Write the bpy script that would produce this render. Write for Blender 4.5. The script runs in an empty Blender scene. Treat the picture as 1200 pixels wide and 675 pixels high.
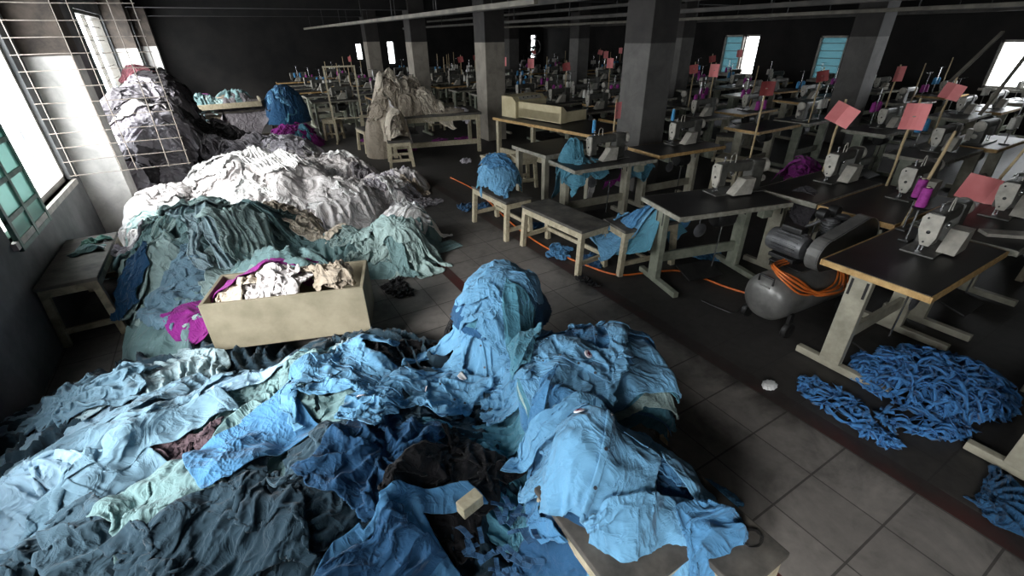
import bpy, bmesh, math, random
import numpy as np
from mathutils import Vector, Matrix
rnd = random.Random(7)
rng = np.random.default_rng(11)
scene = bpy.context.scene
COL = scene.collection
PI = math.pi
def R(d): return math.radians(d)

# ------------------------------------------------------------------ camera (16 mm lens, 2 m above the floor, looking down the room)
CAMH = 2.0
F_PX = 530.0
def _axes():
    a = np.array([240-600, -(48-337.5), -F_PX]); a /= np.linalg.norm(a)
    b = np.array([1620-600, -(25-337.5), -F_PX]); b /= np.linalg.norm(b)
    m = a+b; m /= np.linalg.norm(m)
    d = b-a; d -= m*d.dot(m); d /= np.linalg.norm(d)
    a = (m-d)/2**.5; b = (m+d)/2**.5
    return np.array([b, a, np.cross(b, a)])
AX = _axes()
cam = bpy.data.cameras.new('camera')
cam.sensor_width = 36.0
cam.lens = F_PX/1200*36
cam.clip_start = 0.02; cam.clip_end = 200
camo = bpy.data.objects.new('camera', cam); COL.objects.link(camo)
M4 = Matrix.Identity(4)
for i in range(3):
    for j in range(3): M4[i][j] = AX[i][j]
M4.translation = (0, 0, CAMH)
camo.matrix_world = M4
scene.camera = camo
def at(x, y, z=0.0):
    """the point on the level plane z that the photograph shows at x, y"""
    r = AX @ np.array([x-600, -(y-337.5), -F_PX])
    t = (z-CAMH)/r[2]
    return Vector((r[0]*t, r[1]*t, z))

# ------------------------------------------------------------------ object helpers
def tag(o, label=None, cat=None, group=None, kind=None):
    if label: o['label'] = label
    if cat: o['category'] = cat
    if group: o['group'] = group
    if kind: o['kind'] = kind
    return o
def empty(name, loc=(0, 0, 0), rz=0.0, label=None, cat=None, group=None):
    o = bpy.data.objects.new(name, None); COL.objects.link(o)
    o.empty_display_size = 0.1
    o.location = loc; o.rotation_euler = (0, 0, rz)
    return tag(o, label, cat, group)
KIDS = {}
def link(name, me, mat, parent=None, smooth=None):
    o = bpy.data.objects.new(name, me); COL.objects.link(o)
    if mat is not None and not me.materials: me.materials.append(mat)
    if parent is not None:
        o.parent = parent; KIDS.setdefault(parent.name, []).append(o)
    return o
def copy_tree(o, parent=None):
    c = o.copy(); COL.objects.link(c)
    if parent is not None:
        c.parent = parent; KIDS.setdefault(parent.name, []).append(c)
    for ch in list(KIDS.get(o.name, [])): copy_tree(ch, c)
    return c
def place(o, loc, rz=0.0, label=None, group=None, s=None):
    o.location = loc; o.rotation_euler = (0, 0, rz)
    if label: o['label'] = label
    if group: o['group'] = group
    if s is not None: o.scale = (s, s, s)
    return o

class MB:
    """collects shapes into one mesh"""
    def __init__(self): self.v = []; self.f = []; self.s = []
    def add(self, vs, fs, smooth=False):
        n = len(self.v); self.v += [tuple(p) for p in vs]
        self.f += [tuple(i+n for i in f) for f in fs]; self.s += [smooth]*len(fs)
        return self
    def box(self, c, d, rot=None, bev=0.0):
        x, y, z = (k/2 for k in d)
        if bev <= 0:
            p = [(-x,-y,-z),(x,-y,-z),(x,y,-z),(-x,y,-z),(-x,-y,z),(x,-y,z),(x,y,z),(-x,y,z)]
            f = [(0,3,2,1),(4,5,6,7),(0,1,5,4),(1,2,6,5),(2,3,7,6),(3,0,4,7)]
        else:
            b = min(bev, x*.9, y*.9, z*.9)
            bm = bmesh.new(); bmesh.ops.create_cube(bm, size=1)
            bmesh.ops.scale(bm, vec=(2*x, 2*y, 2*z), verts=bm.verts)
            bmesh.ops.bevel(bm, geom=list(bm.edges), offset=b, segments=2, affect='EDGES', profile=.6)
            p = [tuple(v.co) for v in bm.verts]; bm.verts.index_update()
            f = [tuple(v.index for v in q.verts) for q in bm.faces]; bm.free()
        if rot is not None: p = [rot @ Vector(q) for q in p]
        p = [(q[0]+c[0], q[1]+c[1], q[2]+c[2]) for q in p]
        return self.add(p, f)
    def bx(self, x0, x1, y0, y1, z0, z1, bev=0.0):
        return self.box(((x0+x1)/2, (y0+y1)/2, (z0+z1)/2), (abs(x1-x0), abs(y1-y0), abs(z1-z0)), None, bev)
    def bar(self, a, b, w, t, up=(0, 0, 1), bev=0.0):
        """square bar from a to b: w across, t thick towards up"""
        a = Vector(a); b = Vector(b); d = b-a; L = d.length; d.normalize()
        u = Vector(up)
        if abs(d.dot(u)) > .95: u = Vector((1, 0, 0))
        s = d.cross(u).normalized(); u = s.cross(d).normalized()
        m = Matrix((s, d, u)).transposed()
        return self.box((a+b)/2, (w, L, t), m, bev)
    def tube(self, pts, r, n=8, closed=False, caps=True):
        pts = [Vector(p) for p in pts]; m = len(pts)
        rr = r if isinstance(r, (list, tuple)) else [r]*m
        vs = []; prev = None
        for i, p in enumerate(pts):
            if closed: t = pts[(i+1) % m]-pts[i-1]
            else: t = pts[min(i+1, m-1)]-pts[max(i-1, 0)]
            t = t.normalized() if t.length > 1e-9 else Vector((0, 0, 1))
            if prev is None:
                u = Vector((0, 0, 1)) if abs(t.z) < .9 else Vector((1, 0, 0))
                s = t.cross(u).normalized()
            else:
                s = prev - t*prev.dot(t)
                s = s.normalized() if s.length > 1e-6 else t.orthogonal().normalized()
            prev = s; u = s.cross(t).normalized()
            for k in range(n):
                a = 2*PI*k/n
                vs.append(p + (s*math.cos(a)+u*math.sin(a))*rr[i])
        fs = []
        for i in range(m if closed else m-1):
            j = (i+1) % m
            for k in range(n):
                l = (k+1) % n
                fs.append((i*n+k, j*n+k, j*n+l, i*n+l))
        if caps and not closed:
            fs.append(tuple(range(n))); fs.append(tuple((m-1)*n+k for k in reversed(range(n))))
        return self.add(vs, fs, True)
    def lathe(self, prof, o=(0, 0, 0), axis='z', n=20):
        """prof: (radius, height) pairs turned about an axis through o"""
        vs = []
        for r, h in prof:
            for k in range(n):
                a = 2*PI*k/n; c, s = r*math.cos(a), r*math.sin(a)
                q = (c, s, h) if axis == 'z' else ((h, c, s) if axis == 'x' else (s, h, c))
                vs.append((q[0]+o[0], q[1]+o[1], q[2]+o[2]))
        fs = []
        for i in range(len(prof)-1):
            for k in range(n):
                l = (k+1) % n
                fs.append((i*n+k, i*n+l, (i+1)*n+l, (i+1)*n+k))
        m = len(prof)-1
        if prof[0][0] > 1e-6: fs.append(tuple(reversed(range(n))))
        if prof[m][0] > 1e-6: fs.append(tuple(m*n+k for k in range(n)))
        return self.add(vs, fs, True)
    def prism(self, poly, y0, y1, plane='xz'):
        """outline poly pushed from y0 to y1 along the third axis"""
        n = len(poly)
        def q(p, h):
            return (p[0], h, p[1]) if plane == 'xz' else ((p[0], p[1], h) if plane == 'xy' else (h, p[0], p[1]))
        vs = [q(p, y0) for p in poly]+[q(p, y1) for p in poly]
        fs = [tuple(range(n)), tuple(reversed(range(n, 2*n)))]
        fs += [(i, i+n, (i+1) % n+n, (i+1) % n) for i in range(n)]
        return self.add(vs, fs)
    def mesh(self, name):
        me = bpy.data.meshes.new(name)
        me.from_pydata(self.v, [], self.f)
        me.polygons.foreach_set('use_smooth', self.s)
        bm = bmesh.new(); bm.from_mesh(me); bmesh.ops.recalc_face_normals(bm, faces=bm.faces)
        bm.to_mesh(me); bm.free()
        if any(self.s):
            try: me.set_sharp_from_angle(angle=R(40))
            except Exception: pass
        return me
    def build(self, name, mat, parent=None, label=None):
        o = link(name, self.mesh(name), mat, parent)
        if label: o['label'] = label
        return o

# ------------------------------------------------------------------ materials
def s2l(c):
    c = [k/255 for k in c]
    return tuple((k/12.92 if k <= .04045 else ((k+.055)/1.055)**2.4) for k in c)+(1,)
MATS = {}
def _new(name):
    m = bpy.data.materials.new(name); m.use_nodes = True
    nt = m.node_tree; b = nt.nodes['Principled BSDF']
    return m, nt, b
def _tex(nt, kind, scale, detail=4, rough=.55, dist=0, coord='Object'):
    tc = nt.nodes.new('ShaderNodeTexCoord')
    n = nt.nodes.new(kind)
    n.inputs['Scale'].default_value = scale
    if 'Detail' in n.inputs: n.inputs['Detail'].default_value = detail
    if 'Roughness' in n.inputs: n.inputs['Roughness'].default_value = rough
    if 'Distortion' in n.inputs: n.inputs['Distortion'].default_value = dist
    nt.links.new(tc.outputs[coord], n.inputs['Vector'])
    return n
def _ramp(nt, src, stops):
    r = nt.nodes.new('ShaderNodeValToRGB')
    while len(r.color_ramp.elements) < len(stops): r.color_ramp.elements.new(.5)
    for e, (p, c) in zip(r.color_ramp.elements, stops):
        e.position = p; e.color = c
    nt.links.new(src, r.inputs['Fac'])
    return r
def _bump(nt, b, src, strength, dist=.01, prev=None):
    n = nt.nodes.new('ShaderNodeBump')
    n.inputs['Strength'].default_value = strength; n.inputs['Distance'].default_value = dist
    nt.links.new(src, n.inputs['Height'])
    if prev is not None: nt.links.new(prev.outputs['Normal'], n.inputs['Normal'])
    nt.links.new(n.outputs['Normal'], b.inputs['Normal'])
    return n
def surf(name, c1, c2, scale=6, rough=.6, metal=0.0, bump=.1, detail=5, lo=.35, hi=.7, dist=0.0, spec=.4, coord='Object'):
    """two-colour worn surface"""
    if name in MATS: return MATS[name]
    m, nt, b = _new(name)
    n = _tex(nt, 'ShaderNodeTexNoise', scale, detail, .6, dist, coord)
    r = _ramp(nt, n.outputs['Fac'], [(lo, s2l(c1)), (hi, s2l(c2))])
    nt.links.new(r.outputs['Color'], b.inputs['Base Color'])
    b.inputs['Roughness'].default_value = rough; b.inputs['Metallic'].default_value = metal
    b.inputs['Specular IOR Level'].default_value = spec
    if bump: _bump(nt, b, n.outputs['Fac'], bump)
    MATS[name] = m
    return m
def fabric(name, c, dark=.72, light=1.12, scale=3.0, weave=True, sheen=.12, crease=.36):
    """cotton: faded in patches, finely creased"""
    if name in MATS: return MATS[name]
    m, nt, b = _new(name)
    col = s2l(c)
    def k(f): return tuple(min(1, x*f) for x in col[:3])+(1,)
    n = _tex(nt, 'ShaderNodeTexNoise', scale, 6, .62, .4)
    r = _ramp(nt, n.outputs['Fac'], [(.3, k(dark)), (.55, col), (.75, k(light))])
    nt.links.new(r.outputs['Color'], b.inputs['Base Color'])
    b.inputs['Roughness'].default_value = .88
    b.inputs['Specular IOR Level'].default_value = .15
    b.inputs['Sheen Weight'].default_value = sheen
    n2 = _tex(nt, 'ShaderNodeTexNoise', 7.5, 4, .55, 1.0)
    try:
        n2.noise_type = 'RIDGED_MULTIFRACTAL'; n2.normalize = True
        n2.inputs['Lacunarity'].default_value = 2.1; n2.inputs['Offset'].default_value = .9; n2.inputs['Gain'].default_value = 1.6
    except Exception: pass
    p = _bump(nt, b, n2.outputs['Fac'], crease, .03)
    if weave:
        n3 = _tex(nt, 'ShaderNodeTexNoise', 240, 2, .5)
        _bump(nt, b, n3.outputs['Fac'], .12, .002, p)
    MATS[name] = m
    return m
def emit(name, c, s):
    if name in MATS: return MATS[name]
    m = bpy.data.materials.new(name); m.use_nodes = True
    nt = m.node_tree; nt.nodes.remove(nt.nodes['Principled BSDF'])
    e = nt.nodes.new('ShaderNodeEmission'); e.inputs['Color'].default_value = s2l(c); e.inputs['Strength'].default_value = s
    nt.links.new(e.outputs[0], nt.nodes['Material Output'].inputs['Surface'])
    MATS[name] = m
    return m
# ------------------------------------------------------------------ palette
M_soot = surf('soot', (12, 11, 11), (26, 24, 22), 3, .85, bump=.15)
M_sootwall = surf('soot_wall', (13, 12, 12), (34, 31, 29), 1.6, .85, bump=.12, lo=.3, hi=.75)
M_trunk = surf('trunking', (92, 88, 80), (130, 124, 112), 4, .6)
M_trunk_dark = surf('trunking_dark', (50, 48, 45), (80, 76, 70), 4, .6)
M_frame = surf('window_paint', (150, 146, 138), (196, 190, 182), 9, .55)
M_frame_d = surf('old_window_paint', (70, 68, 62), (96, 92, 86), 9, .6)
M_green = surf('green_paint', (66, 98, 88), (98, 132, 120), 8, .5)
M_grille = surf('grille_paint', (112, 104, 96), (150, 140, 130), 20, .6)
M_wood = surf('pale_wood', (158, 148, 124), (196, 186, 160), 14, .65, bump=.12, dist=1.5)
M_wood_old = surf('worn_wood', (116, 108, 92), (172, 162, 138), 10, .7, bump=.15, dist=1)
M_seat = surf('sooty_seat', (58, 56, 53), (104, 99, 92), 7, .7, bump=.08)
M_steel = surf('cream_steel', (140, 136, 120), (176, 170, 152), 10, .45, bump=.04)
M_steel_g = surf('grey_green_steel', (112, 116, 102), (150, 152, 136), 10, .45, bump=.04)
M_top = surf('dark_laminate', (26, 25, 25), (54, 52, 50), 3.5, .42, bump=.03, lo=.3, hi=.8)
M_edge_wood = surf('ply_edge', (168, 132, 80), (206, 172, 118), 20, .55)
M_edge_grey = surf('grey_edge', (120, 118, 106), (168, 164, 150), 20, .55)
M_mach = surf('machine_grey', (62, 62, 58), (98, 96, 90), 12, .4, bump=.03)
M_mach_l = surf('machine_light', (150, 146, 136), (190, 184, 172), 14, .4, bump=.03)
M_dark = surf('dark_iron', (24, 24, 24), (46, 45, 44), 12, .45)
M_chrome = surf('bright_steel', (150, 150, 150), (200, 200, 200), 12, .25, metal=.9, bump=0)
M_tank = surf('tank_grey', (96, 95, 92), (134, 132, 128), 6, .35, metal=.25, bump=.02)
M_motor = surf('motor_grey', (74, 74, 76), (120, 120, 120), 8, .4, metal=.3)
M_orange = surf('orange_hose', (196, 96, 36), (222, 124, 56), 20, .45, bump=0)
M_pink = surf('pink_card', (228, 128, 130), (240, 152, 150), 5, .7, bump=.02)
M_pink_d = surf('sooty_pink_card', (120, 52, 52), (160, 76, 74), 5, .7, bump=.02)
M_bamboo = surf('bamboo', (150, 130, 96), (190, 170, 132), 16, .6)
M_card = surf('board', (122, 115, 96), (148, 140, 120), 5, .8, bump=.05)
M_cream_m = surf('cream_enamel', (186, 172, 134), (208, 196, 160), 6, .5, bump=.02)
M_thread = surf('magenta_thread', (134, 40, 120), (168, 62, 152), 60, .7, bump=.1)
M_thread_b = surf('blue_thread', (50, 120, 170), (84, 160, 206), 60, .7, bump=.1)
M_thread_w = surf('white_thread', (190, 188, 180), (220, 216, 208), 60, .7, bump=.1)
M_brown = surf('red_brown_wood', (112, 60, 38), (150, 86, 56), 8, .6)
MATS['button'] = surf('button_', (40, 46, 54), (70, 76, 84), 30, .4)
MATS['badge_white'] = surf('badge_w', (206, 200, 206), (226, 220, 224), 30, .6)
MATS['badge_red'] = surf('badge_r', (110, 40, 62), (140, 56, 80), 30, .6)
MATS['paper'] = surf('paper', (214, 214, 212), (240, 240, 240), 10, .8, bump=.05)

# ------------------------------------------------------------------ floor: tiles in the aisle, red border strips, soot under the tables
def floor_material():
    m, nt, b = _new('tiled_floor')
    tc = nt.nodes.new('ShaderNodeTexCoord'); sp = nt.nodes.new('ShaderNodeSeparateXYZ')
    nt.links.new(tc.outputs['Object'], sp.inputs[0])
    def mt(op, a, bb=None, c=None):
        n = nt.nodes.new('ShaderNodeMath'); n.operation = op
        for i, k in enumerate((a, bb, c)):
            if k is None: continue
            if isinstance(k, (int, float)): n.inputs[i].default_value = k
            else: nt.links.new(k, n.inputs[i])
        return n.outputs[0]
    def mixc(f, a, c):
        n = nt.nodes.new('ShaderNodeMix'); n.data_type = 'RGBA'
        nt.links.new(f, n.inputs[0])
        for k, i in ((a, 6), (c, 7)):
            if isinstance(k, tuple): n.inputs[i].default_value = k
            else: nt.links.new(k, n.inputs[i])
        return n.outputs[2]
    X, Y = sp.outputs['X'], sp.outputs['Y']
    T = .3265
    def line(v, off, w):
        q = mt('PINGPONG', mt('ADD', v, off), T/2)           # distance to a joint
        return mt('LESS_THAN', q, w)
    gx_ = line(X, -2.435+T*20, .0035); gy_ = line(Y, -.24+T*20, .005)
    joint = mt('MAXIMUM', gx_, gy_)
    n1 = _tex(nt, 'ShaderNodeTexNoise', 2.2, 7, .65, .6); n2 = _tex(nt, 'ShaderNodeTexNoise', 14, 6, .6, .3)
    cell = nt.nodes.new('ShaderNodeTexWhiteNoise'); cell.noise_dimensions = '2D'
    cv = nt.nodes.new('ShaderNodeCombineXYZ')
    nt.links.new(mt('FLOOR', mt('DIVIDE', mt('ADD', X, -2.435+T*20), T)), cv.inputs[0])
    nt.links.new(mt('FLOOR', mt('DIVIDE', mt('ADD', Y, -.24+T*20), T)), cv.inputs[1])
    nt.links.new(cv.outputs[0], cell.inputs['Vector'])
    tile = _ramp(nt, mt('ADD', mt('MULTIPLY', n1.outputs['Fac'], .75), mt('MULTIPLY', n2.outputs['Fac'], .3)), [(.3, s2l((76, 74, 72))), (.52, s2l((120, 116, 112))), (.75, s2l((146, 141, 135)))])
    tile = mixc(mt('MULTIPLY', cell.outputs['Value'], .22), tile.outputs['Color'], s2l((84, 82, 80)))
    tile = mixc(mt('MULTIPLY', joint, .7), tile, s2l((44, 42, 41)))
    def band(v, lo, hi): return mt('MULTIPLY', mt('GREATER_THAN', v, lo), mt('LESS_THAN', v, hi))
    strip = mt('MAXIMUM', band(X, 1.40, 1.50), band(X, 2.44, 2.56))
    red = mixc(n2.outputs['Fac'], s2l((86, 44, 40)), s2l((70, 42, 40)))
    col = mixc(strip, tile, red)
    # burnt, sooty floor beyond the aisle, creeping into it in blotches
    edge = mt('SUBTRACT', X, mt('MULTIPLY', n1.outputs['Fac'], .5))
    far = mt('MULTIPLY', mt('SUBTRACT', Y, 1.9), .16)
    ss = nt.nodes.new('ShaderNodeMapRange'); ss.interpolation_type = 'SMOOTHSTEP'
    nt.links.new(edge, ss.inputs[0]); ss.inputs[1].default_value = 2.0; ss.inputs[2].default_value = 2.30
    ss2 = nt.nodes.new('ShaderNodeMapRange'); ss2.interpolation_type = 'SMOOTHSTEP'
    nt.links.new(mt('ADD', n1.outputs['Fac'], far), ss2.inputs[0]); ss2.inputs[1].default_value = .62; ss2.inputs[2].default_value = 1.15
    soot = mixc(n2.outputs['Fac'], s2l((34, 33, 33)), s2l((60, 58, 56)))
    k = mt('MAXIMUM', ss.outputs[0], mt('MULTIPLY', ss2.outputs[0], .9))
    col = mixc(mt('MULTIPLY', k, .93), col, soot)
    nt.links.new(col, b.inputs['Base Color'])
    b.inputs['Roughness'].default_value = .55; b.inputs['Specular IOR Level'].default_value = .25
    p = _bump(nt, b, mt('SUBTRACT', 1.0, joint), .4, .004); _bump(nt, b, n2.outputs['Fac'], .08, .01, p)
    return m
XL, XR, YN, YF, ZC = -1.5, 14.4, -3.2, 21.0, 2.95
def struct(name, mb, mat, parent=None):
    o = mb.build(name, mat, parent)
    if parent is None: o['kind'] = 'structure'
    return o
o = struct('floor', MB().bx(XL-.25, XR+.25, YN-.25, YF+.25, -.2, 0), floor_material())
struct('ceiling', MB().bx(XL-.25, XR+.25, YN-.25, YF+.25, ZC, ZC+.2), M_soot)
# wall paint: grey, worn, soot above a ragged line
def wall_paint():
    m, nt, b = _new('wall_paint')
    tc = nt.nodes.new('ShaderNodeTexCoord'); sp = nt.nodes.new('ShaderNodeSeparateXYZ')
    nt.links.new(tc.outputs['Object'], sp.inputs[0])
    n = _tex(nt, 'ShaderNodeTexNoise', 3.0, 7, .65, .5)
    base = _ramp(nt, n.outputs['Fac'], [(.3, s2l((128, 126, 124))), (.7, s2l((176, 173, 170)))])
    black = _ramp(nt, n.outputs['Fac'], [(.3, s2l((26, 24, 23))), (.75, s2l((58, 53, 49)))])
    a = nt.nodes.new('ShaderNodeMath'); a.operation = 'MULTIPLY_ADD'
    nt.links.new(n.outputs['Fac'], a.inputs[0]); a.inputs[1].default_value = .12; nt.links.new(sp.outputs['Z'], a.inputs[2])
    r = nt.nodes.new('ShaderNodeMapRange'); nt.links.new(a.outputs[0], r.inputs[0])
    r.inputs[1].default_value = 1.93; r.inputs[2].default_value = 1.98
    mx = nt.nodes.new('ShaderNodeMix'); mx.data_type = 'RGBA'
    nt.links.new(r.outputs[0], mx.inputs[0]); nt.links.new(base.outputs['Color'], mx.inputs[6]); nt.links.new(black.outputs['Color'], mx.inputs[7])
    nt.links.new(mx.outputs[2], b.inputs['Base Color']); b.inputs['Roughness'].default_value = .75
    _bump(nt, b, n.outputs['Fac'], .1)
    return m
M_wall = wall_paint()
M_wall_low = surf('wall_grey', (84, 86, 88), (128, 128, 128), 2.5, .7, bump=.1)
M_white_col = surf('whitewash', (196, 194, 190), (226, 224, 220), 5, .7, bump=.08, lo=.25, hi=.6)

def wall_with_openings(name, axis, pos, th, a0, a1, z1, holes, mat):
    """a wall of thickness th along axis ('y' runs along Y at x = pos); holes = (a, b, zlo, zhi)"""
    mb = MB(); cur = a0
    def put(u0, u1, zz0, zz1):
        if u1-u0 < .01: return
        if axis == 'y': mb.bx(min(pos, pos+th), max(pos, pos+th), u0, u1, zz0, zz1)
        else: mb.bx(u0, u1, min(pos, pos+th), max(pos, pos+th), zz0, zz1)
    for (h0, h1, lo, hi) in sorted(holes):
        put(cur, h0, 0, z1); put(h0, h1, 0, lo); put(h0, h1, hi, z1); cur = h1
    put(cur, a1, 0, z1)
    return struct(name, mb, mat)
LWIN = [(-2.5, -.6, .8, 2.45), (.9, 2.9, .8, 2.45), (4.25, 6.17, .8, 2.45), (7.5, 9.0, .8, 2.45), (9.9, 12.3, .8, 2.45), (13.9, 16.9, .8, 2.45), (18.2, 20.2, .8, 2.4)]
wall_with_openings('wall_left', 'y', XL, -.2, YN, YF, ZC, LWIN, M_wall_low)
RWIN = [(1.0, 4.0, .85, 1.86), (7.0, 7.75, .85, 1.88), (9.45, 10.15, .85, 1.9), (10.15, 10.75, .85, 1.9)]
wall_with_openings('wall_right', 'y', XR, .2, YN, YF, ZC, [(1.0, 4.0, .85, 1.78), (7.02, 7.75, .8, 1.88), (9.5, 10.75, .8, 1.92)], M_sootwall)
wall_with_openings('wall_far', 'x', YF, .2, XL, XR, ZC, [(5.2, 5.5, 1.2, 1.85), (6.5, 6.85, 1.0, 1.9), (13.65, 14.0, 1.0, 2.05)], M_sootwall)
wall_with_openings('wall_near', 'x', YN, -.2, XL, XR, ZC, [], M_sootwall)

wn = 0
def window(ax, pos, a0, a1, z0, z1, nbars, mat, depth=.12, mull=True, pane=None, inward=1):
    """frame with mullion and bars in a wall opening"""
    global wn; wn += 1
    root = empty('window_%d' % wn, (pos, (a0+a1)/2, z0) if ax == 'y' else ((a0+a1)/2, pos, z0)); root['kind'] = 'structure'
    w = (a1-a0)/2; h = z1-z0
    f = MB(); g = MB()
    def b(m, u0, u1, d0, d1, q0, q1):
        if ax == 'y': m.bx(d0, d1, u0, u1, q0, q1)
        else: m.bx(u0, u1, d0, d1, q0, q1)
    t = .05
    b(f, -w, -w+t, -depth/2, depth/2, 0, h); b(f, w-t, w, -depth/2, depth/2, 0, h)
    b(f, -w, w, -depth/2, depth/2, h-t, h); b(f, -w, w, -depth/2, depth/2, 0, t)
    if mull: b(f, -.02, .02, -.03, .03, 0, h)
    f.build('window_frame', mat, root)
    for k in range(nbars):
        z = h*(k+1)/(nbars+1); b(g, -w+t, w-t, -.006, .006, z-.006, z+.006)
    if nbars: g.build('security_bars', M_grille, root)
    s = MB(); b(s, -w-.03, w+.03, -.13, .13, -.05, 0)
    s.build('window_sill', mat, root)
    if pane is not None:
        p = MB(); b(p, -w+t, w-t, -.004, .004, t, h-t); p.build('pane', pane, root)
    return root
for i, (a, b_, lo, hi) in enumerate(LWIN):
    window('y', XL-.1, a, b_, lo, hi, 0 if i == 2 else 7, M_frame if i < 3 else M_frame_d, mull=(i != 2))
def frosted():
    m, nt, b = _new('teal_frosted_glass')
    nt.nodes.remove(b)
    t = nt.nodes.new('ShaderNodeBsdfTranslucent'); g = nt.nodes.new('ShaderNodeBsdfTransparent')
    n = _tex(nt, 'ShaderNodeTexBrick', 9.0); n.inputs['Color1'].default_value = s2l((98, 118, 122)); n.inputs['Color2'].default_value = s2l((88, 110, 114)); n.inputs['Mortar'].default_value = s2l((44, 60, 64))
    n.inputs['Mortar Size'].default_value = .03
    mp = nt.nodes.new('ShaderNodeMapping'); mp.inputs['Rotation'].default_value = (0, R(90), 0)
    tc = nt.nodes.new('ShaderNodeTexCoord'); nt.links.new(tc.outputs['Object'], mp.inputs[0]); nt.links.new(mp.outputs[0], n.inputs['Vector'])
    nt.links.new(n.outputs['Color'], t.inputs['Color']); nt.links.new(n.outputs['Color'], g.inputs['Color'])
    mx = nt.nodes.new('ShaderNodeMixShader'); mx.inputs[0].default_value = .3
    nt.links.new(t.outputs[0], mx.inputs[1]); nt.links.new(g.outputs[0], mx.inputs[2])
    nt.links.new(mx.outputs[0], nt.nodes['Material Output'].inputs['Surface'])
    return m
M_frost = frosted()
window('y', XR+.1, 1.0, 4.0, .85, 1.78, 0, M_frame)
window('y', XR+.1, 7.02, 7.75, .8, 1.88, 5, M_frame, mull=False, pane=M_frost)
window('y', XR+.1, 9.5, 10.02, .8, 1.92, 0, M_frame, mull=False)
window('y', XR+.1, 10.06, 10.75, .8, 1.92, 4, M_frame, mull=False, pane=M_frost)
window('x', YF+.1, 5.2, 5.5, 1.2, 1.85, 0, M_dark, mull=False)
window('x', YF+.1, 6.5, 6.85, 1.0, 1.9, 0, M_dark, mull=False)
window('x', YF+.1, 13.65, 14.0, 1.0, 2.05, 0, M_dark, mull=False)

# pilasters on the left wall, pillars in the room
def pilaster(i, y, w=.42, d=.36):
    mb = MB().bx(XL, XL+d, y, y+w, 0, ZC-.05)
    return struct('wall_left_pilaster' if i == 0 else 'wall_left_pilaster', mb, M_wallcol)
def column_paint(name, white):
    """whitewashed below, burnt black above a straight line"""
    m, nt, b = _new(name)
    tc = nt.nodes.new('ShaderNodeTexCoord'); sp = nt.nodes.new('ShaderNodeSeparateXYZ')
    nt.links.new(tc.outputs['Object'], sp.inputs[0])
    n = _tex(nt, 'ShaderNodeTexNoise', 4.0, 7, .65, .5)
    base = _ramp(nt, n.outputs['Fac'], [(.3, s2l(tuple(int(k*.8) for k in white))), (.6, s2l(white))])
    black = _ramp(nt, n.outputs['Fac'], [(.3, s2l((30, 27, 25))), (.75, s2l((104, 92, 82) if white[0] > 190 else (52, 48, 45)))])
    r = nt.nodes.new('ShaderNodeMapRange'); nt.links.new(sp.outputs['Z'], r.inputs[0])
    r.inputs[1].default_value = 1.885; r.inputs[2].default_value = 1.90
    mx = nt.nodes.new('ShaderNodeMix'); mx.data_type = 'RGBA'
    nt.links.new(r.outputs[0], mx.inputs[0]); nt.links.new(base.outputs['Color'], mx.inputs[6]); nt.links.new(black.outputs['Color'], mx.inputs[7])
    nt.links.new(mx.outputs[2], b.inputs['Base Color']); b.inputs['Roughness'].default_value = .75
    _bump(nt, b, n.outputs['Fac'], .1)
    return m
M_wallcol = column_paint('pilaster_paint', (226, 223, 218))
M_pillar = column_paint('pillar_paint', (98, 95, 92))
M_pillar_l = column_paint('pale_pillar_paint', (150, 142, 130))
for i, y in enumerate((-.35, 3.2, 6.45, 12.35, 17.2)):
    pilaster(i, y) if i != 1 else None
PIL = [(4.77, 4.6), (4.77, 9.0), (4.77, 13.2), (4.77, 17.6), (10.42, 4.6), (10.42, 9.0), (10.42, 13.2), (10.42, 17.6)]
for (x, y) in PIL:
    struct('pillar', MB().bx(x, x+.45, y, y+.47, 0, ZC, .01), M_pillar_l if (x < 6 and y > 8) else M_pillar)
# ceiling beams across the room over the pillars, and light trunking running down it
for y in (4.6, 9.0, 13.2, 17.6):
    struct('ceiling_beam', MB().bx(XL, XR, y+.08, y+.4, ZC-.32, ZC), M_soot)
def trunk(x, y0, y1, z, mat, w=.055):
    r = empty('light_batten', (x, y0, z), 0)
    f = MB().bx(-w/2, w/2, 0, y1-y0, -.03, .03, .008); f.build('trunking_channel', mat, r)
    y = .6
    while y < y1-y0-.2:
        MB().bx(-.008, .008, y-.008, y+.008, .028, ZC-z-.002).build('drop_rod', M_dark, r); y += 2.2
    return r
tk = [(3.25, 4.9, 20, 2.33, M_trunk), (3.75, 4.0, 17, 2.36, M_trunk_dark), (6.6, 1.5, 19, 2.30, M_trunk_dark), (10.1, -1, 19, 2.29, M_trunk), (11.6, -1, 19, 2.32, M_trunk_dark), (13.0, -1, 19, 2.3, M_trunk_dark), (7.6, -1, 19, 2.52, M_trunk_dark)]
tl = ['long pale light trunking under the ceiling above the middle aisle', 'dark light trunking beside the long pale one over the middle aisle', 'dark light trunking behind the big front pillar', 'long pale light trunking above the sewing lines near the right windows',
      'dark light trunking just beyond the pale one on the right', 'dark light trunking closest to the right-hand window wall', 'highest dark light trunking near the ceiling on the right']
for (x, y0, y1, z, m), l in zip(tk, tl):
    tag(trunk(x, y0, y1, z, m), l, 'light fitting', 'light trunking runs under the ceiling')

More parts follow.
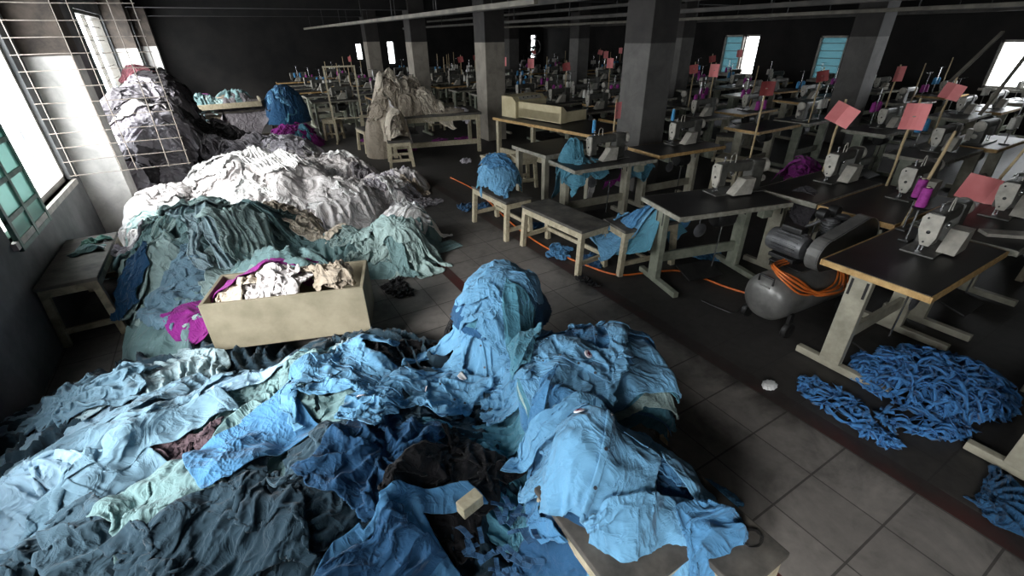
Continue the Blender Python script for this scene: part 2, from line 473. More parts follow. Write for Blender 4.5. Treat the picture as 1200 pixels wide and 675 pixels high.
# extractor fan in the far opening
fan = empty('extractor_fan', (13.8, YF-.12, 1.5), 0, 'round extractor fan in the bright opening of the far wall', 'fan')
MB().tube([(.36*math.cos(2*PI*k/32), 0, .36*math.sin(2*PI*k/32)) for k in range(32)], .035, 8, True).build('fan_ring', M_dark, fan)
hub = MB().lathe([(0, -.08), (.07, -.08), (.07, .06), (0, .06)], (0, 0, 0), 'y', 14); hub.build('hub', M_dark, fan)
for k in range(6):
    a = 2*PI*k/6
    m = Matrix.Rotation(a, 3, 'Y') @ Matrix.Rotation(R(28), 3, 'Z')
    MB().box(m @ Vector((.19, 0, 0)), (.28, .008, .09), Matrix.Rotation(a, 3, 'Y') @ Matrix.Rotation(R(0), 3, 'Z') @ Matrix.Rotation(R(30), 3, 'X'), .003).build('fan_blade', M_dark, fan)

# green sash standing in the near window, and the swung-out grille
sash = empty('open_casement', (XL+.02, 4.28, .72), 0, 'green steel casement sash with small panes at the left edge', 'window sash')
f = MB()
for y in (0, .36, .72): f.bx(-.015, .015, y, y+.045, 0, 1.095, .004)
for z in (0, .2, .42, .64, .86, 1.06): f.bx(-.012, .012, 0, .765, z, z+.035, .003)
f.build('sash_frame', M_green, sash)
g = MB()
for y in (.045, .405):
    for z in (.035, .235, .455, .675, .895): g.bx(-.003, .003, y, y+.315, z, z+(.165 if z < .1 else (.185 if z < .8 else .165)))
def glassy():
    m, nt, b = _new('pale_green_glass')
    b.inputs['Base Color'].default_value = s2l((126, 164, 156)); b.inputs['Roughness'].default_value = .4
    b.inputs['Transmission Weight'].default_value = .4; b.inputs['IOR'].default_value = 1.1
    return m
g.build('sash_pane', glassy(), sash)
MB().bx(-.02, .03, .735, .76, 1.07, 1.18, .004).build('latch', M_green, sash)
gr = empty('window_grille', (-1.45, 6.02, .85), R(-2), 'pale welded bar grille swung out from the window into the room', 'grille')
for x in (.03, .40, .52, .80, .98):
    MB().tube([(x, 0, 0), (x+.015*math.sin(x*9), .01, .7), (x, 0, 1.75)], .0048, 6).build('upright_bar', M_grille, gr)
for k in range(13):
    z = .01+.132*k
    MB().tube([(-.02, 0, z), (.3, .006*math.sin(k*2), z+.006*math.sin(k)), (1.0, 0, z)], .0038, 6).build('cross_bar', M_grille, gr)

# ------------------------------------------------------------------ daylight: overcast sky through the window openings
w = bpy.data.worlds.new('overcast'); scene.world = w; w.use_nodes = True
bg = w.node_tree.nodes['Background']
bg.inputs[0].default_value = (.93, .97, 1.0, 1); bg.inputs[1].default_value = 11.0
def portal(loc, sx, sz, rz):
    l = bpy.data.lights.new('daylight', 'AREA'); l.shape = 'RECTANGLE'; l.size = sx; l.size_y = sz
    l.cycles.is_portal = True
    o = bpy.data.objects.new('daylight', l); COL.objects.link(o)
    o.location = loc; o.rotation_euler = (R(90), 0, rz)
for (a, b_, lo, hi) in LWIN: portal((XL-.19, (a+b_)/2, (lo+hi)/2), b_-a, hi-lo, R(-90))
for (a, b_, lo, hi) in ((1.0, 4.0, .85, 1.78), (7.02, 7.75, .8, 1.88), (9.5, 10.75, .8, 1.92)): portal((XR+.19, (a+b_)/2, (lo+hi)/2), b_-a, hi-lo, R(90))
sl = bpy.data.lights.new('hazy_sun', 'SUN'); sl.energy = 6.0; sl.angle = R(24); sl.color = (1, .98, .95)
so = bpy.data.objects.new('hazy_sun', sl); COL.objects.link(so)
so.rotation_euler = Vector((1, .55, -.72)).to_track_quat('-Z', 'Y').to_euler()
vs_ = scene.view_settings
vs_.view_transform = 'Standard'; vs_.look = 'None'; vs_.gamma = 1; vs_.use_curve_mapping = False; vs_.exposure = 0.25
cy = scene.cycles
cy.use_denoising = True; cy.max_bounces = 6; cy.diffuse_bounces = 4; cy.sample_clamp_indirect = 6
try: cy.denoiser = 'OPENIMAGEDENOISE'
except Exception: pass
# ------------------------------------------------------------------ furniture and machines
def sewing_table(L=1.1, W=.57, edge=None, steel=None, pedal=True, rich=True):
    """industrial sewing table: laminate top, two T-foot frames, rail, treadle, motor"""
    steel = steel or M_steel; edge = edge or M_edge_grey
    t = empty('sewing_table')
    MB().bx(.012, L-.012, .012, W-.012, .715, .752, .004).build('tabletop', M_top, t)
    e = MB()
    e.bx(0, L, 0, .012, .712, .75, .003); e.bx(0, L, W-.012, W, .712, .75, .003)
    e.bx(0, .012, .012, W-.012, .712, .75, .003); e.bx(L-.012, L, .012, W-.012, .712, .75, .003)
    e.build('edge_band', edge, t)
    for x in (.10, L-.14):
        MB().box((x, W/2, .035), (.05, W*.98, .05), None, .006).build('foot', steel, t)
        p = MB().box((x, W*.62, .37), (.055, .125, .64), None, .006).build('leg', steel, t)
        if rich:
            s = MB().bx(x-.029, x-.0265, W*.62-.05, W*.62-.035, .56, .67); s.bx(x-.029, x-.0265, W*.62+.035, W*.62+.05, .56, .67)
            s.build('height_slot', M_dark, p)
        MB().box((x, W/2, .70), (.05, W*.86, .03), None, .004).build('top_bracket', steel, t)
    MB().box((L/2-.02, W*.62, .24), (L-.26, .03, .09), None, .004).build('rail', steel, t)
    if pedal:
        m = Matrix.Rotation(R(14), 3, 'X')
        MB().box((L*.45, W*.42, .10), (.36, .22, .014), m, .004).build('treadle', M_dark, t)
        MB().tube([(L*.58, W*.45, .1), (L*.60, W*.45, .66)], .006, 6).build('pull_rod', M_chrome, t)
    mo = MB().lathe([(0, 0), (.07, 0), (.085, .02), (.085, .17), (.06, .19), (.03, .2), (.03, .23), (0, .23)], (L*.52, W*.5, .58), 'x', 16)
    mo.bx(L*.58, L*.66, W*.5-.04, W*.5+.04, .62, .715); mo.build('motor', M_dark, t)
    if rich:
        MB().box((L*.86, W*.2, .655), (.10, .07, .10), None, .008).build('switch_box', M_steel_g, t)
        k = MB().lathe([(0, 0), (.045, .003), (.062, .012), (.045, .022), (0, .026)], (L*.30, .13, .55), 'y', 18)
        k.tube([(L*.30, .16, .55), (L*.33, .2, .70)], .006, 6); k.build('knee_pad', M_motor, t)
    return t
def sewing_machine(rich=True):
    """lockstitch machine; needle at the origin, arm along +x, face plate looking to -x"""
    t = empty('sewing_machine')
    b = MB()
    b.box((.20, 0, .006), (.54, .178, .012), None, .004)
    b.build('bed', M_mach, t)
    a = MB()
    a.box((.36, 0, .14), (.13, .105, .27), None, .016)
    a.box((.19, 0, .228), (.44, .085, .085), None, .02)
    a.box((.008, 0, .165), (.07, .095, .19), None, .012)
    a.build('arm', M_mach, t)
    fp = MB().prism([(-.050, .262), (.030, .262), (.052, .235), (.048, .15), (.012, .062), (-.034, .062), (-.052, .12)], -.042, -.028, 'yz')
    fp = fp.build('face_plate', M_mach_l, t, 'pale face plate')
    for r_, y_, z_ in ((.011, -.005, .15), (.006, .022, .235), (.006, .0, .085)):
        MB().lathe([(0, -.048), (r_, -.046), (r_, -.04)], (0, y_, z_), 'x', 10).build('screw', M_dark, fp)
    n = MB().tube([(0, 0, .07), (0, 0, .014)], .004, 6); n.build('needle_bar', M_chrome, t)
    p = MB().tube([(0, .018, .07), (0, .018, .018)], .005, 6); p.box((-.008, .01, .016), (.05, .02, .006)); p.build('presser_foot', M_chrome, t)
    w = MB().lathe([(0, .43), (.03, .43), (.052, .437), (.06, .45), (.06, .468), (.045, .478), (0, .48)], (0, 0, .215), 'x', 20); w.build('handwheel', M_mach_l, t)
    w = MB().lathe([(0, .43), (.028, .43), (.034, .45), (.028, .475), (0, .48)], (0, -.01, .10), 'x', 14); w.build('stitch_dial', M_mach_l, t)
    c = MB().prism([(.06, .012), (.25, .012), (.26, .15), (.16, .145)], -.150, -.056, 'xz')
    c.build('cover_box', M_mach_l, t)
    if rich:
        MB().tube([(.06, -.03, .27), (.065, -.03, .33), (.085, -.03, .352), (.108, -.03, .345), (.115, -.03, .30), (.105, -.035, .20), (.09, -.05, .16)], .004, 6).build('thread_guide', M_mach_l, t)
        MB().lathe([(.0, -.065), (.016, -.062), (.018, -.055), (.018, -.048), (0, -.045)], (.085, 0, .185), 'y', 14).build('tension_disc', M_chrome, t)
        MB().tube([(.03, 0, .262), (.03, 0, .30)], .006, 8).lathe([(0, .30), (.011, .302), (.011, .318), (0, .322)], (.03, 0, 0), 'z', 10).build('lifter_pin', M_chrome, t)
    return t
def cone(h=.14, r=.032, mat=None):
    return MB().lathe([(0, 0), (r*1.05, 0), (r*1.08, .006), (r, .012), (r*.93, h*.9), (r*.5, h*.93), (.012, h*.95), (.012, h), (0, h)], (0, 0, 0), 'z', 18), mat
def thread_cone(mat, h=.14, r=.032):
    t = empty('thread_cone')
    MB().lathe([(0, .002), (r, .002), (r*1.02, .012), (r*.9, h*.93), (0, h*.95)], (0, 0, 0), 'z', 20).build('wound_thread', mat, t)
    MB().lathe([(0, 0), (r*.55, 0), (r*.5, .004), (.012, h*.9), (.012, h), (0, h)], (0, 0, 0), 'z', 14).build('core', M_paper_core, t)
    return t
M_paper_core = surf('paper_core', (150, 140, 124), (176, 168, 150), 20, .7, bump=0)
def thread_stand(mat, n=2, h=.52):
    t = empty('thread_stand')
    MB().lathe([(0, 0), (.05, 0), (.05, .008), (.012, .012), (0, .012)], (0, 0, 0), 'z', 16).build('base', M_dark, t)
    MB().tube([(0, 0, .01), (0, 0, h)], .007, 8).build('rod', M_chrome, t)
    s = MB().tube([(-.11, 0, .18), (.11, 0, .18)], .005, 6)
    for k in range(n):
        x = -.085+.17*k/max(1, n-1); s.lathe([(0, .18), (.04, .181), (.04, .186), (0, .187)], (x, 0, 0), 'z', 14)
    s.build('spool_arm', M_dark, t)
    MB().tube([(-.12, 0, h), (.12, 0, h)], .0045, 6).tube([(-.085, 0, h), (-.085, -.05, h+.012)], .003, 5).tube([(.085, 0, h), (.085, -.05, h+.012)], .003, 5).build('guide_arm', M_chrome, t)
    for k in range(n):
        x = -.085+.17*k/max(1, n-1); r = .034
        MB().lathe([(0, .188), (r, .188), (r*1.02, .196), (r*.88, .31), (.012, .315), (.012, .325), (0, .325)], (x, 0, 0), 'z', 16).build('spool', mat, t)
    return t
def marker(h, card=True, w=.15, ch=.2, tilt=0.0, mat=None, lean=(0, 0), folded=False, zc=None):
    """bamboo stick with a pink card tied on"""
    t = empty('marker_stick')
    pts = [(lean[0]*k*h+.004*math.sin(k*9), lean[1]*k*h, h*k) for k in (0, .25, .5, .75, 1)]
    p = MB().tube(pts, [.011, .0105, .0115, .010, .009], 8)
    p.build('pole', M_bamboo, t)
    if card:
        zc = h*.9 if zc is None else zc
        k = zc/h; cx, cy_ = lean[0]*k*h, lean[1]*k*h-.016
        mb = MB(); n = 6
        m = Matrix.Rotation(tilt, 3, 'Y')
        vs = []
        for s_ in (0, .0025):
            for i in range(n+1):
                for j in range(2):
                    u = -w/2+w*i/n
                    q = m @ Vector((u, 0, (ch/2 if j else -ch/2)))
                    bow = (-.030*(abs(u)/(w/2)) if folded else .014*math.cos(u/w*PI*1.2))
                    vs.append((cx+q.x, cy_-.012+bow-s_, zc+q.z))
        N_ = 2*(n+1); fs = []
        for i in range(n):
            a = 2*i
            fs += [(a, a+1, a+3, a+2), (N_+a, N_+a+2, N_+a+3, N_+a+1), (a, a+2, N_+a+2, N_+a), (a+1, N_+a+1, N_+a+3, a+3)]
        fs += [(0, N_, N_+1, 1), (2*n, 2*n+1, N_+2*n+1, N_+2*n)]
        mb.add(vs, fs); mb.build('card', mat or M_pink, t)
        MB().tube([(cx-.014, cy_+.006, zc), (cx, cy_-.012, zc+.002), (cx+.014, cy_+.006, zc)], .004, 6).build('tie', M_paper_core, t)
    return t
def bench(L, W, H, seat=None, wood=None, gap=0, name='bench'):
    """wooden bench; long side along y, origin at the centre of its base"""
    t = empty(name); wood = wood or M_wood; seat = seat or M_seat
    MB().box((0, 0, H-.014), (W, L, .028), None, .006).build('seat', seat, t)
    a = MB()
    a.box((-W/2+.02, 0, H-.058), (.022, L-.06, .06)); a.box((W/2-.02, 0, H-.058), (.022, L-.06, .06))
    a.box((0, -L/2+.02, H-.058), (W-.05, .022, .06)); a.box((0, L/2-.02, H-.058), (W-.05, .022, .06))
    a.build('apron', wood, t)
    for sx in (-1, 1):
        for sy in (-1, 1):
            x, y = sx*(W/2-.035), sy*(L/2-.035)
            MB().bar((x+sx*.03, y+sy*.012, 0), (x, y, H-.028), .05, .05, (0, 1, 0), .005).build('leg', wood, t)
    for sy in (-1, 1): MB().box((0, sy*(L/2-.028), .12), (W-.04, .025, .045), None, .003).build('end_stretcher', wood, t)
    s = MB()
    if L > .6: s.box((W/2-.022, 0, .13), (.024, L-.08, .04), None, .003)
    else: s.box((0, 0, .12), (.03, L-.06, .03), None, .003)
    s.build('stretcher', wood, t)
    return t
def put_bench(c, L, W, H, rz, label, seat=None, wood=None, cat='bench', name='bench', group=None):
    t = bench(L, W, H, seat, wood, name=name)
    t.location = (c[0], c[1], 0); t.rotation_euler = (0, 0, rz)
    tag(t, label, cat, group)
    hf_rect.append((c[0], c[1], W, L, H, rz))
    return t
hf_rect = []     # what the garments may lie on: cx, cy, size x, size y, height, turn
def put_table(x, y, rz, label, L=1.1, W=.57, edge=None, steel=None, group=None, pedal=True, rich=True):
    t = sewing_table(L, W, edge, steel, pedal, rich)
    t.location = (x, y, 0); t.rotation_euler = (0, 0, rz); tag(t, label, 'sewing table', group)
    c = Vector((L/2, W/2)); ca, sa = math.cos(rz), math.sin(rz)
    hf_rect.append((x+c.x*ca-c.y*sa, y+c.x*sa+c.y*ca, L, W, .752, rz))
    return t
def put_machine(x, y, rz, label, z=.752, group=None):
    m = sewing_machine(); m.location = (x, y, z); m.rotation_euler = (0, 0, rz); return tag(m, label, 'sewing machine', group)

# --- the tables nearest the aisle
put_table(2.97, .635, 0, 'sewing table with raw plywood edge nearest the camera, blue tape heaped at its foot', W=.58, edge=M_edge_wood)
put_table(2.81, 2.19, R(-14), 'turned sewing table with grey-green legs just behind the air compressor', edge=M_edge_grey, steel=M_steel_g)
put_table(2.99, 3.74, R(-6), 'sewing table in front of the big pillar with blue garments heaped on its left half', edge=M_edge_grey, steel=M_steel)
put_table(2.88, -.33, 0, 'sewing table with red-brown edge cut off by the right border of the photo', edge=M_brown)
put_table(4.11, .60, 0, 'sewing table end to end behind the plywood-edged one, large pink card on it', edge=M_edge_grey, L=1.15)
put_table(3.98, 1.235, 0, 'plywood-edged sewing table whose end overhangs the compressor pump', edge=M_edge_wood, W=.55)
put_table(3.99, 1.80, 0, 'sewing table with pale edge beyond the compressor, next to the plywood-edged one', edge=M_edge_grey, W=.55)
put_table(4.22, 3.72, R(-4), 'sewing table against the front face of the big pillar', edge=M_edge_wood)
put_machine(3.58, .93, R(2), 'sewing machine on the nearest plywood-edged table, two magenta thread cones behind it')
put_machine(3.55, 2.44, R(-14), 'sewing machine on the turned table by the compressor')
put_machine(3.41, 3.99, R(-6), 'sewing machine beside the heap of blue garments, blue thread cone on top')
put_machine(4.80, .92, R(2), 'sewing machine under the large pink card at the right edge')
put_machine(4.70, 1.50, R(0), 'sewing machine right behind the upright magenta cones')
put_machine(4.70, 2.10, R(0), 'sewing machine with a bare pale stick in front of the magenta cloth')
put_machine(4.83, 4.08, R(-4), 'sewing machine by the base of the big pillar')
def put_cone(x, y, z, mat, label, h=.14, r=.032, group=None):
    t = thread_cone(mat, h, r); t.location = (x, y, z); return tag(t, label, 'thread cone', group)
# machine tops carry their cones on a pin holder
def put_holder(x, y, z, rz, h, label):
    t = empty('spool_holder', (x, y, z), rz, label, 'spool holder')
    MB().box((0, 0, .006), (.09, .06, .012), None, .003).build('base', M_dark, t)
    MB().tube([(0, 0, .01), (0, 0, h-.012)], .006, 8).build('pin', M_chrome, t)
    MB().lathe([(0, h-.012), (.04, h-.012), (.042, h-.004), (0, h)], (0, 0, 0), 'z', 18).build('saucer', M_dark, t)
    return t
for x, y, l1, l2 in ((3.73, 1.07, 'spool holder behind the nearest sewing machine, right-hand one', 'magenta thread cone just behind the nearest sewing machine'),
                     (3.93, 1.17, 'spool holder behind the nearest sewing machine, further back', 'magenta thread cone standing further back beside the thin bare stick')):
    put_holder(x, y, .752, 0, .235, l1); put_cone(x, y, .987, M_thread, l2, .135, .03)
put_holder(3.58, 4.17, .752, 0, .26, 'spool holder behind the machine with the blue heap')
put_cone(3.58, 4.17, 1.012, M_thread_b, 'blue thread cone above the machine beside the blue heap', .15, .022)
put_holder(4.93, 4.22, .752, 0, .26, 'spool holder behind the machine by the big pillar')
put_cone(4.93, 4.22, 1.012, M_thread_b, 'blue thread cone above the machine by the big pillar', .15, .022)
def put_marker(x, y, z, h, label, rz=0, **k):
    t = marker(h, **k); t.location = (x, y, z); t.rotation_euler = (0, 0, rz); return tag(t, label, 'marker stick')
put_marker(4.00, 1.20, .752, .66, 'bare bamboo stick rising behind the nearest sewing machine', card=False, lean=(.12, -.06))
put_marker(5.02, 1.74, .752, .74, 'bamboo stick with an upright curled pink card, right of centre', rz=R(-58), w=.17, ch=.21, zc=.60)
put_marker(5.05, 2.32, .752, .68, 'bamboo stick with a folded kite-shaped pink card', rz=R(-55), w=.22, ch=.18, zc=.55, tilt=R(24), folded=True)
put_marker(5.12, 1.10, .752, .46, 'bamboo stick with the largest pink card lying low behind a machine', rz=R(-60), w=.42, ch=.2, zc=.10, tilt=R(12), folded=True, lean=(.2, 0))
put_marker(5.0, 3.08, .0, 1.52, 'tall bamboo stick with a soot-darkened card standing left of the magenta cloth', rz=R(-30), w=.15, ch=.14, zc=1.47, mat=M_pink_d, lean=(0, .03))
put_marker(3.86, 4.14, .752, .60, 'bamboo stick with a narrow pink card in front of the big pillar', rz=R(15), w=.12, ch=.18, zc=.48)

# --- air compressor with its hose
cp = empty('air_compressor', (3.0, 1.53, 0), R(-4), 'grey air compressor with a coil of orange hose lying on its tank', 'air compressor')
tk_ = MB().lathe([(0, 0), (.05, .002), (.11, .016), (.155, .045), (.178, .085), (.183, .13), (.183, .95), (.175, 1.0), (.13, 1.05), (0, 1.07)], (0, 0, .285), 'x', 36)
tk_.build('tank', M_tank, cp)
h = MB().tube([(.02, -.055, .42), (.02, -.055, .47), (.02, .055, .47), (.02, .055, .42)], .008, 8); h.build('handle', M_dark, cp)
MB().box((.028, 0, .385), (.012, .085, .045), Matrix.Rotation(R(-55), 3, 'Y'), .002).build('rating_plate', M_tank, cp)
MB().box((.60, .05, .475), (.66, .26, .012), None, .003).build('motor_mount', M_dark, cp)
for sy in (-1, 1):
    MB().lathe([(.0, -.02), (.02, -.024), (.055, -.02), (.062, -.012), (.062, .012), (.055, .02), (.02, .024), (0, .02)], (.17, sy*.17, .062), 'y', 20).build('wheel', M_dark, cp)
    MB().bx(.15, .19, sy*.165-.012, sy*.165+.012, .05, .2).build('wheel_bracket', M_dark, cp)
    MB().bar((.9, sy*.12, 0), (.9, sy*.10, .16), .04, .04).build('leg', M_dark, cp)
mo = MB().lathe([(0, .30), (.05, .30), (.083, .288), (.09, .26), (.09, .04), (.08, .015), (.02, 0), (.02, -.06), (0, -.06)], (.40, -.01, .60), 'y', 28)
mo = mo.build('motor', M_motor, cp)
for k in range(14):
    a = R(-110+k*17); MB().box((.40+.093*math.sin(a), .13, .60+.093*math.cos(a)), (.006, .19, .014), Matrix.Rotation(a, 3, 'Y')).build('cooling_fin', M_motor, mo)
MB().box((.42, .14, .708), (.09, .16, .05), None, .012).build('capacitor', M_dark, mo)
MB().box((.40, .13, .495), (.15, .20, .03), None, .004).build('motor_foot', M_dark, cp)
out = []
for k in range(16): t_ = R(90+180*k/15); out.append((.42+.125*math.cos(t_), .60+.125*math.sin(t_)))
for k in range(16): t_ = R(-90+180*k/15); out.append((.80+.19*math.cos(t_), .63+.19*math.sin(t_)))
n_ = len(out)
g0 = MB().add([(p[0], -.145, p[1]) for p in out]+[(p[0], -.138, p[1]) for p in out], [tuple(range(n_)), tuple(reversed(range(n_, 2*n_)))]+[(i, i+n_, (i+1) % n_+n_, (i+1) % n_) for i in range(n_)])
g0.build('belt_guard', M_dark, cp)
vs = [(p[0], -.15, p[1]) for p in out]+[(p[0], -.055, p[1]) for p in out]
cx_, cz_ = .61, .615
vs += [(cx_+(p[0]-cx_)*.985, -.15, cz_+(p[1]-cz_)*.98) for p in out]+[(cx_+(p[0]-cx_)*.985, -.055, cz_+(p[1]-cz_)*.98) for p in out]
fs = []
for i in range(n_):
    j = (i+1) % n_
    fs += [(i, i+n_, j+n_, j), (i+2*n_, j+2*n_, j+3*n_, i+3*n_), (i, j, j+2*n_, i+2*n_), (i+n_, i+3*n_, j+3*n_, j+n_)]
MB().add(vs, fs).build('guard_rim', M_tank, cp)
pu = MB().box((.78, .05, .56), (.17, .16, .16), None, .02)
pu = pu.build('pump', M_dark, cp)
for sx in (-1, 1):
    x = .78+sx*.075; c = MB()
    for k in range(6): c.lathe([(.0, -.003), (.060, -.003), (.060, .003), (0, .003)], (x, .06, .66+.018*k), 'z', 18)
    c.lathe([(0, 0), (.048, 0), (.048, .12), (.035, .135), (0, .14)], (x, .06, .63), 'z', 18)
    c.build('cylinder', M_motor, pu)
    MB().lathe([(0, -.035), (.04, -.033), (.045, 0), (.04, .033), (0, .035)], (x, .13, .78), 'y', 16).build('air_filter', M_dark, pu)
MB().tube([(.66, .06, .74), (.60, .08, .76), (.56, .14, .70), (.55, .16, .52), (.55, .12, .46)], .011, 8).build('discharge_pipe', M_motor, cp)
MB().lathe([(0, 0), (.028, 0), (.028, .05), (0, .055)], (.97, .08, .455), 'z', 12).build('pressure_switch', M_dark, cp)
hs = empty('air_hose', (3.0, 1.53, 0), R(-4), 'coiled orange air hose draped over the compressor tank', 'hose')
mb = MB()
for k in range(5):
    pts = []
    for i in range(41):
        a = 2*PI*i/40
        x = .36+.30*math.cos(a+.1*k)+.012*k; y = -.075+(.14+.012*k)*math.sin(a)+.01*math.sin(3*a+k)
        ay = min(abs(y), .215)
        z = .285+(math.sqrt(max(0, .2**2-ay**2)) if ay < .16 else .12-(ay-.16)*1.3)+.008+.013*(k % 3)
        pts.append((x, y, z))
    mb.tube(pts, .0075, 7, True)
mb.build('hose_coil', M_orange, hs)
MB().tube([(.62, -.1, .43), (.72, -.16, .36), (.86, -.2, .26), (.95, -.26, .2), (.9, -.2, .34), (.76, -.1, .42)], .0075, 7).build('hose_tail', M_orange, hs)

# --- benches and stools in the middle
put_bench((2.61, 3.41), .93, .36, .46, R(4), 'long bench with a sooty dark seat standing empty in the middle of the aisle edge')
put_bench((2.47, 4.42), .78, .34, .45, R(2), 'bench buried under a puffed heap of blue garments, left of the empty bench')
put_bench((3.12, 2.86), .36, .62, .46, R(-8), 'stool under a spread of blue garments between two sewing tables', cat='stool', name='stool')
put_bench((-1.30, 4.62), 1.05, .36, .50, R(0), 'dusty bench along the left wall under the window', M_seat, M_wood_old)
put_bench((2.50, 8.12), .56, .40, .45, R(-14), 'stool carrying upright bundles of cream cloth', cat='stool', name='stool')
put_bench((3.28, 6.0), .36, .30, .45, R(8), 'small stool between the cutting table and the tables with cream cloth', cat='stool', name='stool', seat=M_wood)
put_bench((3.62, 5.75), .36, .30, .45, R(-10), 'second small stool, tucked in by the leg of the cutting table', cat='stool', name='stool', seat=M_wood)
put_bench((2.35, 9.55), .50, .34, .45, R(4), 'stool with empty dark seat behind the white pile', cat='stool', name='stool')
put_bench((1.15, 11.45), .55, .36, .45, R(0), 'stool under the tall blue heap at the back', cat='stool', name='stool')
put_bench((5.75, 2.75), .42, .34, .45, R(10), 'stool before the magenta cloth', cat='stool', name='stool', seat=M_wood)
# foreground benches under the shirts
put_bench((.82, .72), .50, .33, .45, R(0), 'pale wooden stool under the fallen blue shirts in the foreground', cat='stool', name='stool')
put_bench((1.13, .65), .70, .26, .45, R(0), 'long low bench with a sooty top at the lower edge of the photo', seat=M_seat)
put_bench((1.33, 1.36), .46, .62, .40, R(-24), 'stool under the neat stack of blue uniform shirts', cat='stool', name='stool')
put_bench((1.22, 2.20), .40, .36, .42, R(12), 'stool hidden under the round heap of blue shirts', cat='stool', name='stool')
# ------------------------------------------------------------------ cutting tables, fusing machine and the sewing lines running into the dark
def plain_table(L, W, H, top, legm, rail=True, edge=None):
    """wooden work table; long side along y, origin at the centre of its base"""
    t = empty('work_table')
    MB().box((0, 0, H-.02), (W, L, .04), None, .006).build('tabletop', top, t)
    if edge:
        e = MB(); e.box((-W/2, 0, H-.02), (.012, L, .042)); e.box((0, -L/2, H-.02), (W, .012, .042)); e.build('edge_strip', edge, t)
    for sx in (-1, 1):
        for sy in (-1, 1): MB().box((sx*(W/2-.06), sy*(L/2-.08), (H-.04)/2), (.07, .07, H-.04), None, .006).build('leg', legm, t)
    MB().box((0, -L/2+.08, H-.09), (W-.1, .025, .09)).build('apron', legm, t)
    if rail:
        MB().box((-W/2+.06, 0, .2), (.03, L-.1, .09)).build('rail', legm, t); MB().box((0, -L/2+.08, .2), (W-.1, .03, .09)).build('rail', legm, t)
    return t
def put_plain(c, L, W, H, rz, label, top, legm, rail=True, edge=None):
    t = plain_table(L, W, H, top, legm, rail, edge); t.location = (c[0], c[1], 0); t.rotation_euler = (0, 0, rz)
    tag(t, label, 'table'); hf_rect.append((c[0], c[1], W, L, H, rz)); return t
put_plain((4.68, 6.35), 2.3, .95, .75, R(9), 'long dark cutting table carrying the cream press machine', M_top, M_wood, True, M_edge_wood)
put_plain((3.62, 4.98), .75, .85, .72, R(2), 'low white-edged table between the cutting table and the blue heap', M_top, M_steel, False, M_edge_grey)
put_plain((3.47, 8.86), 1.0, 1.75, .74, R(-14), 'wooden table carrying the big heap of cream cloth', M_seat, M_wood)
put_plain((.08, 11.75), .8, 1.7, .74, R(0), 'table under a hanging grey cloth at the far end of the grey pile', M_seat, M_wood_old)
# cream press machine: conveyor bed in front, control housing behind
pm = empty('fusing_press', (4.72, 6.72, .75), R(9), 'cream fusing press with flat bed and sloped control panel on the cutting table', 'press machine')
MB().box((0, -.10, .10), (.62, 1.0, .16), None, .012).build('bed_housing', M_cream_m, pm)
MB().box((0, -.10, .185), (.52, .9, .012)).build('belt', M_top, pm)
MB().prism([(-.31, .02), (-.31, .27), (-.27, .27), (-.17, .18), (-.17, .02)], -.62, .40, 'xz').build('side_guard', M_cream_m, pm)
hd = MB().prism([(.42, 0), (.80, 0), (.80, .34), (.52, .34), (.42, .26)], -.36, .36, 'yz').build('control_housing', M_cream_m, pm)
MB().box((0, .46, .308), (.5, .012, .07), Matrix.Rotation(R(-52), 3, 'X')).build('control_panel', M_mach_l, hd)
for k in range(4): MB().lathe([(0, 0), (.014, 0), (.012, .016), (0, .018)], (-.15+.1*k, .452, .315), 'y', 12).build('knob', M_dark, hd)
lb = MB().box((.312, -.30, .12), (.004, .18, .035)).build('yellow_label', surf('yellow_label', (190, 168, 60), (206, 186, 80), 10, .6), pm)
MB().box((.312, -.05, .12), (.004, .16, .03)).build('vent_strip', M_dark, pm)

# one table with machine as it stands in the lines; far copies are single meshes
proto_t = sewing_table(1.1, .57, M_edge_grey, M_steel_g, True, False)
proto_t2 = sewing_table(1.1, .57, M_edge_wood, M_steel, False, False)
proto_m = sewing_machine(False)
proto_s = {0: thread_stand(M_thread, 2), 1: thread_stand(M_thread_w, 3), 2: thread_stand(M_thread_b, 2)}
def far_mesh(root, name):
    """the whole thing as one mesh, for copies a few pixels high"""
    vs, fs, mi, ms = [], [], [], []
    for ch in root.children_recursive if hasattr(root, 'children_recursive') else KIDS.get(root.name, []):
        if ch.type != 'MESH': continue
        me = ch.data; m = me.materials[0]
        if m not in ms: ms.append(m)
        k = len(vs); vs += [tuple(v.co) for v in me.vertices]
        for p in me.polygons: fs.append(tuple(i+k for i in p.vertices)); mi.append(ms.index(m))
    me = bpy.data.meshes.new(name); me.from_pydata(vs, [], fs)
    for m in ms: me.materials.append(m)
    me.polygons.foreach_set('material_index', mi)
    return me
bpy.context.view_layer.update()
FT, FT2, FM_ = far_mesh(proto_t, 'sewing_table'), far_mesh(proto_t2, 'sewing_table'), far_mesh(proto_m, 'sewing_machine')
FS = {k: far_mesh(v, 'thread_stand') for k, v in proto_s.items()}
proto_k = {0: marker(.75, w=.2, ch=.17, tilt=R(14), folded=True, zc=.6), 1: marker(.8, w=.15, ch=.2, zc=.68), 2: marker(.7, card=False), 3: marker(.78, w=.16, ch=.15, tilt=R(-10), mat=M_pink_d, zc=.66)}
bpy.context.view_layer.update()
FK = {k: far_mesh(v, 'marker_stick') for k, v in proto_k.items()}
used = set()
for r__ in list(proto_k.values())+list(proto_s.values())+[proto_t, proto_t2, proto_m]: r__['proto'] = 1
